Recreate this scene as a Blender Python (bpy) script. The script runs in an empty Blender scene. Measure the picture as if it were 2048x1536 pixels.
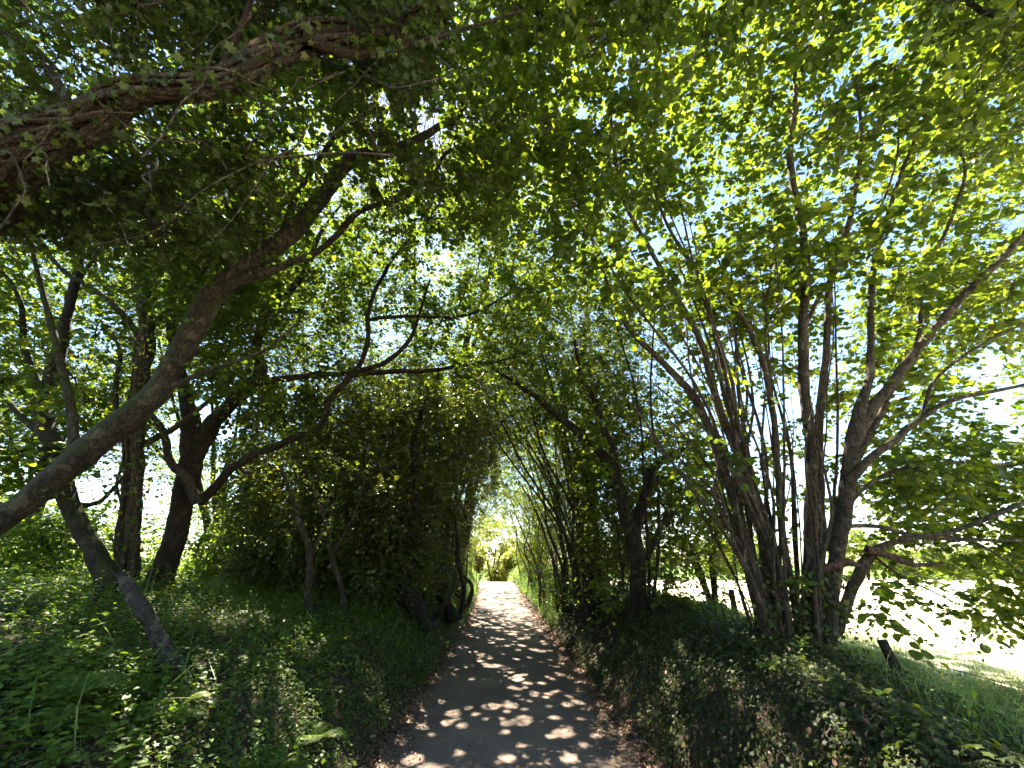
import bpy, math, random
import numpy as np
R = math.radians
rng = np.random.default_rng(7)
random.seed(7)
scene = bpy.context.scene
col = scene.collection

# ------------------------------------------------------------------ camera, sky, sun, exposure
PITCH = R(24.5); CAM = np.array([0.0, 0.0, 1.6]); FPX = 796.0
cam_d = bpy.data.cameras.new('camera'); cam = bpy.data.objects.new('camera', cam_d); col.objects.link(cam)
cam_d.sensor_width = 36; cam_d.lens = 36 * FPX / 2048; cam_d.clip_start = 0.05; cam_d.clip_end = 2000
cam.location = CAM; cam.rotation_euler = (R(90) + PITCH, 0, 0)
scene.camera = cam
SUN_EL, SUN_AZ = R(57), R(-27)          # azimuth from +Y, negative to the left
sd = np.array([math.cos(SUN_EL) * math.sin(SUN_AZ), math.cos(SUN_EL) * math.cos(SUN_AZ), math.sin(SUN_EL)])
w = bpy.data.worlds.new('World'); scene.world = w; w.use_nodes = True
nt = w.node_tree; bg = nt.nodes['Background']
sky = nt.nodes.new('ShaderNodeTexSky'); sky.sky_type = 'NISHITA'; sky.sun_disc = False
sky.sun_elevation = SUN_EL; sky.sun_rotation = SUN_AZ; sky.dust_density = .2; sky.air_density = 1.2; sky.ozone_density = 2.5
nt.links.new(sky.outputs[0], bg.inputs[0]); bg.inputs[1].default_value = 0.05
sl = bpy.data.lights.new('sun', 'SUN'); sl.energy = 5.0; sl.angle = R(0.5); sl.color = (1.0, 0.91, 0.76)
so = bpy.data.objects.new('sun', sl); col.objects.link(so)
from mathutils import Vector
so.rotation_euler = Vector(sd).to_track_quat('Z', 'Y').to_euler(); so.location = (0, 0, 30)
scene.view_settings.view_transform = 'Standard'; scene.view_settings.look = 'None'
scene.view_settings.exposure = 3.38; scene.view_settings.gamma = 1.0
scene.render.engine = 'CYCLES'
cy = scene.cycles
cy.max_bounces = 8; cy.diffuse_bounces = 4; cy.glossy_bounces = 2; cy.transmission_bounces = 5
cy.use_adaptive_sampling = True; cy.adaptive_threshold = 0.02; cy.sample_clamp_indirect = 6.0
cy.caustics_reflective = False; cy.caustics_refractive = False

# ------------------------------------------------------------------ helpers
cp, sp = math.cos(PITCH), math.sin(PITCH)
def P(u, v, t):                          # a point seen at (u, v) of the 2048 frame, t metres deep
    x = (u - 1024) / FPX; up = -(v - 768) / FPX
    return CAM + t * np.array([x, cp - sp * up, sp + cp * up])
def Pn(u, v, t):
    x = (u - 1024) / FPX; up = -(v - 768) / FPX
    return CAM + t[:, None] * np.stack([x, cp - sp * up, sp + cp * up], 1)
def proj(p):
    d = p - CAM; t = d[:, 1] * cp + d[:, 2] * sp; up = (-d[:, 1] * sp + d[:, 2] * cp)
    t_ = np.where(np.abs(t) < 1e-6, 1e-6, t)
    return 1024 + FPX * d[:, 0] / t_, 768 - FPX * up / t_, t
def nz(a): return a / (np.linalg.norm(a, axis=-1, keepdims=True) + 1e-9)
def noise3(p, s=1.0, k=0.0):
    q = p * s
    x, y, z = q[..., 0] + k, q[..., 1] + 1.7 * k, q[..., 2] - k
    n = np.sin(x * 1.7 + 1.3 * np.sin(y * 1.1 + z * .7)) + np.sin(y * 2.1 + 1.1 * np.sin(z * 1.3 + x * .9)) + np.sin(z * 1.9 + 1.2 * np.sin(x * 1.5 + y * .6))
    n = n + .5 * (np.sin(x * 4.1 + y * 3.3 + 2 * np.sin(z * 2.9)) + np.sin(y * 4.7 - z * 3.9 + 2 * np.sin(x * 2.3)))
    return n / 4.0
def tag(o, label=None, cat=None, group=None, kind=None):
    if label: o['label'] = label
    if cat: o['category'] = cat
    if group: o['group'] = group
    if kind: o['kind'] = kind
    return o
def empty(name, loc, label, cat, group=None):
    o = bpy.data.objects.new(name, None); col.objects.link(o); o.location = [float(c) for c in loc]
    o.empty_display_size = .2
    return tag(o, label, cat, group)

class MB:                                # numpy mesh builder
    def __init__(s): s.v = []; s.f = []; s.t = []; s.n = 0; s.sm = []
    def add(s, v, f, tint=0.5, smooth=False):     # v (N,3), f (M,k)
        if len(v) == 0: return
        s.v.append(np.asarray(v, np.float32)); s.f.append(np.asarray(f, np.int64) + s.n)
        s.t.append(np.full(len(f), tint, np.float32) if np.isscalar(tint) else np.asarray(tint, np.float32))
        s.sm.append(np.full(len(f), smooth)); s.n += len(v)
    def build(s, name, mat, parent=None, origin=None):
        me = bpy.data.meshes.new(name)
        v = np.concatenate(s.v); 
        loc = np.zeros(3)
        if origin is not None: loc = np.asarray(origin, float)
        elif parent is not None: loc = np.array(parent.location)
        v = v - loc.astype(np.float32)
        me.vertices.add(len(v)); me.vertices.foreach_set('co', v.astype(np.float32).ravel())
        idx = np.concatenate([f.ravel() for f in s.f]); lens = np.concatenate([np.full(len(f), f.shape[1]) for f in s.f])
        me.loops.add(len(idx)); me.loops.foreach_set('vertex_index', idx.astype(np.int32))
        me.polygons.add(len(lens)); st = np.concatenate([[0], np.cumsum(lens)[:-1]])
        me.polygons.foreach_set('loop_start', st.astype(np.int32))
        try: me.polygons.foreach_set('loop_total', lens.astype(np.int32))
        except Exception: pass
        me.polygons.foreach_set('use_smooth', np.concatenate(s.sm))
        a = me.attributes.new('tint', 'FLOAT', 'FACE'); a.data.foreach_set('value', np.concatenate(s.t))
        me.update(calc_edges=True)
        me.materials.append(mat)
        o = bpy.data.objects.new(name, me); col.objects.link(o)
        if parent is not None: o.parent = parent
        else: o.location = [float(c) for c in loc]
        return o

def catmull(pts, step):
    pts = np.asarray(pts, float)
    if len(pts) < 3:
        n = max(2, int(np.linalg.norm(pts[-1, :3] - pts[0, :3]) / step) + 1)
        return pts[0] + (pts[-1] - pts[0]) * np.linspace(0, 1, n)[:, None]
    q = np.vstack([2 * pts[0] - pts[1], pts, 2 * pts[-1] - pts[-2]]); out = []
    for i in range(1, len(q) - 2):
        p0, p1, p2, p3 = q[i - 1:i + 3]; L = np.linalg.norm(p2[:3] - p1[:3]); n = max(1, int(L / step))
        s = (np.arange(n) / n)[:, None]
        out.append(.5 * (2 * p1 + (p2 - p0) * s + (2 * p0 - 5 * p1 + 4 * p2 - p3) * s ** 2 + (3 * p1 - p0 - 3 * p2 + p3) * s ** 3))
    out.append(q[-2][None]); r = np.vstack(out); r[:, 3] = np.maximum(r[:, 3], .001); return r
def ring_mesh(path, sides, bumpy=0.0, seed=0.0):
    p = path[:, :3]; r = path[:, 3]; n = len(p)
    T = nz(np.gradient(p, axis=0)) if n > 2 else np.repeat(nz((p[1] - p[0])[None]), n, 0)
    a = np.array([0, 0, 1.0]) if abs(T[0, 2]) < .9 else np.array([1.0, 0, 0])
    U = np.zeros((n, 3)); u = a - T[0] * a.dot(T[0]); U[0] = u / np.linalg.norm(u)
    for i in range(1, n):
        u = U[i - 1] - T[i] * U[i - 1].dot(T[i]); U[i] = u / (np.linalg.norm(u) + 1e-9)
    V = np.cross(T, U); th = np.arange(sides) / sides * 2 * math.pi
    d = U[:, None] * np.cos(th)[None, :, None] + V[:, None] * np.sin(th)[None, :, None]
    rr = np.repeat(r[:, None], sides, 1)
    if bumpy:
        q = p[:, None] + d * .05
        s = 1.0 / np.maximum(rr.mean(), .02) * .35
        rr = rr * (1 + bumpy * noise3(q, s, seed) + .5 * bumpy * np.cos(th * 3 + seed)[None])
        rr = rr * (1 + .5 * bumpy * noise3(q, s * 3.1, seed + 5)) * (1 + .28 * bumpy * noise3(q, s * 7.3, seed + 9))
    v = (p[:, None] + d * rr[..., None]).reshape(-1, 3)
    i = np.arange(n - 1)[:, None] * sides; j = np.arange(sides)[None]; j2 = (j + 1) % sides
    f = np.stack([i + j, i + j2, i + sides + j2, i + sides + j], -1).reshape(-1, 4)
    return v, f, d
def tube(mb, pts, step=.08, sides=8, bumpy=.16, tint=None, cap=True):
    path = catmull(pts, step)
    L = len(path)
    wob = np.stack([noise3(path[:, :3], 2.3, 3), noise3(path[:, :3], 2.3, 9), noise3(path[:, :3], 2.3, 15)], 1)
    path[:, :3] += wob * np.minimum(path[:, 3:4] * .5, .04)
    wob2 = np.stack([noise3(path[:, :3], 7, 23), noise3(path[:, :3], 7, 29), noise3(path[:, :3], 7, 35)], 1)
    path[:, :3] += wob2 * np.minimum(path[:, 3:4] * .28, .012)
    if bumpy: path[:, 3] *= 1 + .9 * bumpy * np.maximum(0, noise3(path[:, :3], 5.5, 41) - .35)
    v, f, _ = ring_mesh(path, sides, bumpy, float(rng.random() * 20))
    if tint is None: tint = float(rng.random())
    mb.add(v, f, tint, True)
    if cap:
        n = len(v); c = np.arange(sides)
        mb.add(np.vstack([v[-sides:], path[-1, :3] + (path[-1, :3] - path[-2, :3]) * .02]), np.stack([c, (c + 1) % sides, np.full(sides, sides)], 1), tint)
    return path

# leaf templates: x across, y along, z up
def tmpl(kind):
    if kind == 'round':
        v = [(0,0,0),(0,.48,0),(0,1.04,-.10),(-.30,.10,.05),(-.46,.45,.08),(-.34,.80,.02),(.30,.10,.05),(.46,.45,.08),(.34,.80,.02)]
        f = [(0,1,4,3),(1,2,5,4),(0,6,7,1),(1,7,8,2)]
    elif kind == 'oval':
        v = [(0,0,0),(0,.5,-.02),(0,1,-.12),(-.20,.18,.04),(-.27,.52,.05),(-.15,.82,-.02),(.20,.18,.04),(.27,.52,.05),(.15,.82,-.02)]
        f = [(0,1,4,3),(1,2,5,4),(0,6,7,1),(1,7,8,2)]
    elif kind == 'ivy':
        v = [(0,.12,0),(0,.55,.02),(0,1,-.08),(-.20,.62,.03),(-.52,.55,-.05),(-.30,.28,.04),(-.34,-.04,-.04),(.20,.62,.03),(.52,.55,-.05),(.30,.28,.04),(.34,-.04,-.04)]
        f = [(0,1,3,5),(1,2,3,3),(3,4,5,5),(0,5,6,6),(0,9,7,1),(1,7,2,2),(7,9,8,8),(0,10,9,9)]
        return np.array(v, float), np.array([(a,b,c) for a,b,c,d in [(0,1,3,0),(0,3,5,0),(1,2,3,0),(3,4,5,0),(0,5,6,0),(0,9,7,0),(0,7,1,0),(1,7,2,0),(7,9,8,0),(0,10,9,0)]])
    elif kind == 'elm':
        v = [(0,0,0),(0,.5,0),(0,1,-.08),(-.30,.22,.05),(-.31,.62,.04),(.30,.22,.05),(.31,.62,.04)]
        return np.array(v, float), np.array([(0,1,3),(3,1,4),(1,2,4),(0,5,1),(5,6,1),(1,6,2)])
    elif kind == 'small':
        v = [(0,0,0),(-.30,.42,.06),(0,1,-.06),(.30,.42,.06)]; f = [(0,2,1),(0,3,2)]
    elif kind == 'blade':
        v = [(-.011,0,0),(.011,0,0),(.009,.55,.08),(-.009,.55,.08),(0,1,.38)]
        return np.array(v, float), np.array([(0,1,2),(0,2,3),(3,2,4)])
    return np.array(v, float), np.array(f)
TM = {k: tmpl(k) for k in ('round', 'oval', 'ivy', 'small', 'blade', 'elm')}
def leaves(mb, kind, pos, d, n, size, tint):
    if len(pos) == 0: return
    tv, tf = TM[kind]; N = len(pos); d = nz(d); n = n - d * (n * d).sum(1, keepdims=True); n = nz(n); s = np.cross(d, n)
    cur = rng.uniform(.3, 1.9, N)[:, None]
    wid = rng.uniform(.8, 1.15, N)[:, None]
    v = pos[:, None] + size[:, None, None] * (s[:, None] * (tv[:, 0] * wid)[..., None] + d[:, None] * tv[:, 1][None, :, None] + n[:, None] * (tv[:, 2] * cur)[..., None])
    f = tf[None] + (np.arange(N) * len(tv))[:, None, None]
    mb.add(v.reshape(-1, 3), f.reshape(-1, tf.shape[1]), np.repeat(tint, len(tf)))
UP = np.array([0, 0, 1.0])
def hsh(i, j, k):
    v = np.sin(i * 127.1 + j * 311.7 + k * 74.7) * 43758.5453
    return v - np.floor(v)
def light_gap(p):
    """keeps a leaf unless it would close one of the small openings through which the sun reaches the lane"""
    g = p - sd * ((p[:, 2] - .5) / sd[2])[:, None]; g[:, 2] = 0
    big = noise3(g, .95, 2.2) * .7 + noise3(g, 3.2, 5.1) * .5
    keep = big + rng.normal(size=len(p)) * .07 < .60
    C = .19; gi, gj = np.floor(g[:, 0] / C), np.floor(g[:, 1] / C)
    for di in (-1, 0, 1):
        for dj in (-1, 0, 1):
            i, j = gi + di, gj + dj; cxx = (i + hsh(i, j, 1)) * C; cyy = (j + hsh(i, j, 2)) * C
            c3 = np.stack([cxx, cyy, cxx * 0], 1); pr = .34 + .40 * noise3(c3, 1.3, 2.9); r = .026 + .075 * hsh(i, j, 4) ** 2.5
            keep &= ~((hsh(i, j, 3) < pr) & (np.hypot(g[:, 0] - cxx, (g[:, 1] - cyy) * .85) < r + .03))
    lane_ = (np.abs(g[:, 0] + .0012 * g[:, 1] ** 2) < 1.3) | ((g[:, 0] < 0) & (g[:, 0] > -5.5) & (p[:, 2] > 3.2))
    return keep | ~(lane_ | ((p[:, 2] > 4.3) & (g[:, 1] < 16)))
def sprays(mb_leaf, mb_wood, c, out, kind, size, twigs=4, per=7, L=(.22, .42), flat=.5, tw_r=.0022, droop=.35, tint=(0, 1), jitn=.45, woody=True):
    """leafy twigs at every centre in c"""
    N = len(c)
    if N == 0: return
    C = np.repeat(c, twigs, 0); O = np.repeat(out, twigs, 0); M = len(C)
    r = rng.normal(size=(M, 3)); r[:, 2] *= flat
    d = nz(nz(O) * .7 + nz(r) * 1.0); ln = rng.uniform(*L, M)
    side = nz(np.cross(d, UP) + rng.normal(size=(M, 3)) * .1)
    ct = np.repeat(rng.uniform(0, 1, N), twigs); cs = np.repeat(rng.uniform(.72, 1.22, N), twigs)[:, None]
    if woody:
        s = np.array([0, .5, 1.0])
        pts = C[:, None] + d[:, None] * (ln[:, None] * s)[..., None] - UP * (droop * ln[:, None] * s ** 2)[..., None]
        up2 = np.cross(side, d); rad = tw_r * np.array([1.3, 1.0, .5])
        off = np.stack([side, -.5 * side + .87 * up2, -.5 * side - .87 * up2], 1)
        v = pts[:, :, None] + off[:, None] * rad[None, :, None, None]
        base = (np.arange(M) * 9)[:, None, None]
        fl = np.array([(i * 3 + j, i * 3 + (j + 1) % 3, i * 3 + 3 + (j + 1) % 3, i * 3 + 3 + j) for i in range(2) for j in range(3)])
        mb_wood.add(v.reshape(-1, 3), (fl[None] + base).reshape(-1, 4), .5, True)
    k = np.arange(per); s = (k + .6) / per
    s = s[None] + rng.uniform(-.06, .06, (M, per))
    pos = C[:, None] + d[:, None] * (ln[:, None] * s)[..., None] - UP * (droop * ln[:, None] * s ** 2)[..., None]
    sg = np.where((k + 0) % 2 == 0, 1.0, -1.0)
    ld = d[:, None] * .55 + side[:, None] * sg[None, :, None] * .9 - UP * .28 + rng.normal(size=(M, per, 3)) * .28
    nn = UP * 1.0 + rng.normal(size=(M, per, 3)) * jitn + d[:, None] * .15
    sz = rng.uniform(size[0] * .75, size[1] * 1.05, (M, per)) * (1 - .25 * s) * cs
    tt = np.clip(tint[0] + (tint[1] - tint[0]) * (.55 * ct[:, None] + .45 * rng.random((M, per))), 0, 1)
    pos = pos.reshape(-1, 3); k = light_gap(pos + nz(ld.reshape(-1, 3)) * sz.reshape(-1, 1) * .5)
    leaves(mb_leaf, kind, pos[k], ld.reshape(-1, 3)[k], nn.reshape(-1, 3)[k], sz.ravel()[k], tt.ravel()[k])

class Tree:
    def __init__(s, name, base, label, cat='tree', group=None, bark=None, leafmat=None):
        s.root = empty(name, base, label, cat, group); s.base = np.array(base, float)
        s.wood = MB(); s.twig = MB(); s.leaf = MB(); s.sk = []; s.wf = 1.0; s.bark = bark; s.leafmat = leafmat
    def limb(s, pts, step=.08, sides=10, bumpy=.16, raw=False):
        if not raw: pts = [(*p[:3], p[3] * s.wf) for p in pts]
        """pts: (u, v, t, width in px) seen points, or (x, y, z, radius) when raw"""
        q = [tuple(p) if raw or len(p) == 5 else tuple(P(p[0], p[1], p[2])) + (p[3] * p[2] / FPX / 2 / math.sqrt(1 + ((p[0] - 1024) / FPX) ** 2),) for p in pts]
        q = [p[:4] for p in q]
        path = tube(s.wood, q, step, sides, bumpy); s.sk.append(path[::2]); return path
    def grow(s, c, step=.2, rmax=.03, sag=.08, keep=1.0):
        """connect leaf-cluster centres c to the skeleton with thin curved branches; returns outward directions"""
        sk = np.vstack(s.sk); pos = list(sk[:, :3]); rad = list(sk[:, 3])
        A = np.empty((len(pos) + 6 * len(c) + 10, 3)); Rr = np.empty(len(A)); n = len(pos); A[:n] = pos; Rr[:n] = rad
        d0 = np.array([np.min(((A[:n] - p) ** 2).sum(1)) for p in c]); order = np.argsort(d0)
        out = np.zeros((len(c), 3))
        for i in order:
            p = c[i]; dd = np.sqrt(((A[:n] - p) ** 2).sum(1)) + np.maximum(0, A[:n, 2] - p[2]) * .6
            j = int(np.argmin(dd)); a = A[j]; L = np.linalg.norm(p - a)
            if L < 1e-3: out[i] = UP; continue
            m = (a + p) / 2 + rng.normal(size=3) * L * .12; m[2] += sag * L
            r0 = min(Rr[j] * .65, .004 + .009 * L, rmax); r0 = max(r0, .0022)
            path = np.array([[*a, r0], [*m, r0 * .8], [*p, max(r0 * .55, .002)]])
            if rng.random() < keep:
                tube(s.twig, path, step, 5 if r0 > .008 else 4, .05, cap=False)
            k = 4; ss = np.linspace(.3, 1, k)[:, None]
            pp = (1 - ss) ** 2 * a + 2 * ss * (1 - ss) * m + ss ** 2 * p
            A[n:n + k] = pp; Rr[n:n + k] = r0 * .7; n += k; out[i] = p - m
        return nz(out + 1e-6)
    def finish(s, trunk='trunk'):
        if s.wood.n: s.wood.build(trunk, s.bark, s.root)
        if s.twig.n: s.twig.build('twigs', s.bark, s.root)
        if s.leaf.n: s.leaf.build('crown', s.leafmat, s.root)

# ------------------------------------------------------------------ materials
def newmat(name):
    m = bpy.data.materials.new(name); m.use_nodes = True; n = m.node_tree; n.nodes.clear()
    o = n.nodes.new('ShaderNodeOutputMaterial'); return m, n, o
def N(nt, t, **kw):
    n = nt.nodes.new('ShaderNode' + t)
    for k, v in kw.items():
        if k in ('operation', 'blend_type', 'data_type', 'attribute_name', 'noise_dimensions', 'feature', 'attribute_type'): setattr(n, k, v)
        else: n.inputs[k].default_value = v
    return n
def ramp(nt, stops, src):
    r = nt.nodes.new('ShaderNodeValToRGB'); e = r.color_ramp.elements
    while len(e) > 1: e.remove(e[-1])
    e[0].position = stops[0][0]; e[0].color = (*stops[0][1], 1)
    for p, c in stops[1:]:
        x = e.new(p); x.color = (*c, 1)
    nt.links.new(src, r.inputs[0]); return r
def leaf_mat(name, stops, tstops, trans=.45, rough=.5, spec=.3):
    m, n, o = newmat(name)
    at = N(n, 'Attribute', attribute_name='tint')
    r1 = ramp(n, stops, at.outputs['Fac']); r2 = ramp(n, tstops, at.outputs['Fac'])
    b = N(n, 'BsdfPrincipled', Roughness=rough); b.inputs['Specular IOR Level'].default_value = spec
    tc = N(n, 'TexCoord'); nz_ = N(n, 'TexNoise', Scale=60.0, Detail=2.0); n.links.new(tc.outputs['Object'], nz_.inputs['Vector'])
    hs = N(n, 'HueSaturation'); mr = N(n, 'MapRange'); mr.inputs['To Min'].default_value = .7; mr.inputs['To Max'].default_value = 1.3
    n.links.new(nz_.outputs['Fac'], mr.inputs['Value']); n.links.new(mr.outputs[0], hs.inputs['Value']); n.links.new(r1.outputs[0], hs.inputs['Color'])
    n.links.new(hs.outputs[0], b.inputs['Base Color'])
    t = N(n, 'BsdfTranslucent'); n.links.new(r2.outputs[0], t.inputs['Color'])
    mx = N(n, 'MixShader', Fac=trans); n.links.new(b.outputs[0], mx.inputs[1]); n.links.new(t.outputs[0], mx.inputs[2]); n.links.new(mx.outputs[0], o.inputs[0])
    return m
def bark_mat(name, dark, light, moss=(.035, .045, .012), mossamt=.5, scale=14.0):
    m, n, o = newmat(name)
    tc = N(n, 'TexCoord'); mp = N(n, 'Mapping'); mp.inputs['Scale'].default_value = (1, 1, .35); n.links.new(tc.outputs['Object'], mp.inputs['Vector'])
    a = N(n, 'TexNoise', Scale=scale, Detail=7.0, Roughness=.7); n.links.new(mp.outputs[0], a.inputs['Vector'])
    fn = N(n, 'TexNoise', Scale=scale * 4.5, Detail=6.0, Roughness=.8); n.links.new(mp.outputs[0], fn.inputs['Vector'])
    wv = N(n, 'MixRGB', blend_type='ADD'); wv.inputs[0].default_value = .12; n.links.new(mp.outputs[0], wv.inputs[1]); n.links.new(a.outputs['Color'], wv.inputs[2])
    ck = N(n, 'TexVoronoi', feature='DISTANCE_TO_EDGE', Scale=scale * 1.9); n.links.new(wv.outputs[0], ck.inputs['Vector'])
    ckm = N(n, 'MapRange'); ckm.inputs['From Max'].default_value = .16; n.links.new(ck.outputs['Distance'], ckm.inputs['Value'])
    ad = N(n, 'Math', operation='MULTIPLY_ADD'); ad.inputs[1].default_value = .55; n.links.new(fn.outputs['Fac'], ad.inputs[0])
    ad2 = N(n, 'Math', operation='MULTIPLY'); ad2.inputs[1].default_value = .45; n.links.new(a.outputs['Fac'], ad2.inputs[0]); n.links.new(ad2.outputs[0], ad.inputs[2])
    hm = N(n, 'Math', operation='MULTIPLY_ADD'); hm.inputs[1].default_value = .16; n.links.new(ckm.outputs[0], hm.inputs[0]); n.links.new(ad.outputs[0], hm.inputs[2])
    c = ramp(n, [(.42, tuple(x * .55 for x in dark)), (.55, dark), (.66, tuple((x + y) / 2 for x, y in zip(dark, light))), (.78, light)], hm.outputs[0])
    big = N(n, 'TexNoise', Scale=2.2, Detail=4.0, Roughness=.65); n.links.new(tc.outputs['Object'], big.inputs['Vector'])
    g = N(n, 'NewGeometry'); sx = N(n, 'SeparateXYZ'); n.links.new(g.outputs['Normal'], sx.inputs[0])
    ma = N(n, 'Math', operation='MULTIPLY_ADD'); ma.inputs[1].default_value = .22; n.links.new(sx.outputs['Z'], ma.inputs[0]); mf = N(n, 'Math', operation='MULTIPLY_ADD'); mf.inputs[1].default_value = .3; n.links.new(fn.outputs['Fac'], mf.inputs[0]); mf2 = N(n, 'Math', operation='SUBTRACT'); mf2.inputs[1].default_value = .15; n.links.new(big.outputs['Fac'], mf.inputs[2]); n.links.new(mf.outputs[0], mf2.inputs[0]); n.links.new(mf2.outputs[0], ma.inputs[2])
    mr = N(n, 'MapRange'); mr.inputs['From Min'].default_value = .72 - mossamt * .32; mr.inputs['From Max'].default_value = .86 - mossamt * .3; n.links.new(ma.outputs[0], mr.inputs['Value'])
    mx = N(n, 'MixRGB'); mx.inputs[2].default_value = (*moss, 1); n.links.new(mr.outputs[0], mx.inputs[0]); n.links.new(c.outputs[0], mx.inputs[1])
    # pale lichen blotches
    vz = N(n, 'TexNoise', Scale=7.0, Detail=3.0, Roughness=.6); n.links.new(tc.outputs['Object'], vz.inputs['Vector'])
    lr = N(n, 'MapRange'); lr.inputs['From Min'].default_value = .58; lr.inputs['From Max'].default_value = .66; lr.inputs['To Max'].default_value = .5
    lz = N(n, 'Math', operation='MULTIPLY_ADD'); lz.inputs[1].default_value = .25; lz2 = N(n, 'Math', operation='SUBTRACT'); lz2.inputs[1].default_value = .125; n.links.new(fn.outputs['Fac'], lz.inputs[0]); n.links.new(vz.outputs['Fac'], lz.inputs[2]); n.links.new(lz.outputs[0], lz2.inputs[0]); n.links.new(lz2.outputs[0], lr.inputs['Value'])
    mx2 = N(n, 'MixRGB'); mx2.inputs[2].default_value = (light[0] * 1.7, light[1] * 1.75, light[2] * 1.7, 1); n.links.new(lr.outputs[0], mx2.inputs[0]); n.links.new(mx.outputs[0], mx2.inputs[1])
    b = N(n, 'BsdfPrincipled', Roughness=.85); b.inputs['Specular IOR Level'].default_value = .25
    n.links.new(mx2.outputs[0], b.inputs['Base Color'])
    bp = N(n, 'Bump', Strength=1.0, Distance=.035); n.links.new(hm.outputs[0], bp.inputs['Height']); n.links.new(bp.outputs[0], b.inputs['Normal'])
    n.links.new(b.outputs[0], o.inputs[0]); return m
def ground_mat(name, stops, scale=6.0, bump=.6, rough=.95, fine=60.0, dist=.03):
    m, n, o = newmat(name)
    tc = N(n, 'TexCoord')
    a = N(n, 'TexNoise', Scale=scale, Detail=8.0, Roughness=.7); n.links.new(tc.outputs['Object'], a.inputs['Vector'])
    f = N(n, 'TexNoise', Scale=fine, Detail=5.0, Roughness=.75); n.links.new(tc.outputs['Object'], f.inputs['Vector'])
    mm = N(n, 'Math', operation='MULTIPLY_ADD'); mm.inputs[1].default_value = .5; n.links.new(f.outputs['Fac'], mm.inputs[0])
    m2 = N(n, 'Math', operation='MULTIPLY'); m2.inputs[1].default_value = .5; n.links.new(a.outputs['Fac'], m2.inputs[0]); n.links.new(m2.outputs[0], mm.inputs[2])
    c = ramp(n, stops, mm.outputs[0]); b = N(n, 'BsdfPrincipled', Roughness=rough); b.inputs['Specular IOR Level'].default_value = .2
    n.links.new(c.outputs[0], b.inputs['Base Color'])
    bp = N(n, 'Bump', Strength=bump, Distance=dist); n.links.new(mm.outputs[0], bp.inputs['Height']); n.links.new(bp.outputs[0], b.inputs['Normal'])
    n.links.new(b.outputs[0], o.inputs[0]); return m
M = {}
M['hazel'] = leaf_mat('hazel_leaf', [(0, (.036, .066, .012)), (.6, (.065, .102, .015)), (1, (.11, .145, .018))],
                      [(0, (.09, .15, .010)), (.5, (.21, .30, .014)), (.8, (.37, .43, .018)), (1, (.60, .58, .03))], .46)
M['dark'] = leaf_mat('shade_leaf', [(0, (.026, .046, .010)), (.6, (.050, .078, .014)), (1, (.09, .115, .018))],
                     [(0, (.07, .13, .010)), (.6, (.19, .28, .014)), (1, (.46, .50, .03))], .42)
M['ever'] = leaf_mat('evergreen_leaf', [(0, (.028, .042, .009)), (.6, (.056, .072, .013)), (.9, (.10, .11, .02)), (1, (.18, .12, .04))],
                     [(0, (.10, .15, .01)), (.6, (.24, .30, .02)), (1, (.48, .46, .04))], .34, .34, .5)
M['creeper'] = leaf_mat('creeping_leaf', [(0, (.032, .062, .012)), (.6, (.066, .115, .017)), (.92, (.12, .17, .022)), (1, (.22, .15, .05))],
                        [(0, (.10, .20, .015)), (.6, (.22, .36, .02)), (1, (.44, .48, .04))], .32, .5, .35)
M['bank_ivy'] = leaf_mat('bank_ivy_leaf', [(0, (.016, .026, .006)), (.6, (.032, .046, .009)), (.93, (.07, .09, .018)), (1, (.14, .08, .04))],
                         [(0, (.06, .11, .012)), (.6, (.12, .20, .018)), (1, (.32, .32, .03))], .22, .55, .25)
M['ivy'] = leaf_mat('ivy_leaf', [(0, (.022, .034, .007)), (.55, (.042, .060, .010)), (.85, (.07, .095, .015)), (.93, (.12, .12, .025)), (1, (.16, .09, .04))],
                    [(0, (.07, .14, .015)), (.6, (.14, .24, .02)), (1, (.36, .36, .03))], .24, .52, .3)
M['herb'] = leaf_mat('herb_leaf', [(0, (.040, .075, .012)), (.6, (.085, .145, .018)), (.92, (.15, .21, .025)), (1, (.24, .20, .04))],
                     [(0, (.13, .26, .015)), (.6, (.28, .44, .02)), (1, (.50, .56, .04))], .38, .5)
M['sunny'] = leaf_mat('yellow_green_leaf', [(0, (.09, .12, .012)), (.6, (.14, .165, .014)), (1, (.20, .20, .02))],
                      [(0, (.28, .34, .015)), (.6, (.44, .46, .02)), (1, (.58, .54, .03))], .42)
M['grass'] = leaf_mat('grass_blade', [(0, (.06, .14, .03)), (.7, (.11, .20, .04)), (1, (.26, .26, .09))],
                      [(0, (.14, .34, .04)), (.7, (.28, .46, .06)), (1, (.5, .48, .14))], .35, .5)
M['litter'] = leaf_mat('fallen_leaf', [(0, (.10, .055, .03)), (.5, (.20, .11, .06)), (1, (.36, .24, .15))],
                       [(0, (.12, .06, .02)), (1, (.3, .18, .08))], .15, .7, .3)
M['bark_dark'] = bark_mat('mossy_dark_bark', (.018, .014, .009), (.062, .048, .032), mossamt=.7)
M['bark_grey'] = bark_mat('grey_brown_bark', (.024, .019, .012), (.095, .075, .048), mossamt=.75)
M['bark_pale'] = bark_mat('pale_hazel_bark', (.042, .032, .020), (.19, .145, .095), mossamt=.4, scale=20)
M['bark_ivy'] = bark_mat('brown_ivy_root_bark', (.028, .018, .010), (.11, .072, .04), moss=(.06, .06, .02), mossamt=.35, scale=22)
M['deadwood'] = bark_mat('grey_dead_wood', (.030, .025, .018), (.115, .092, .068), mossamt=.3, scale=18)
M['redwood'] = bark_mat('split_red_wood', (.06, .032, .018), (.26, .15, .095), mossamt=0, scale=18)
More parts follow.
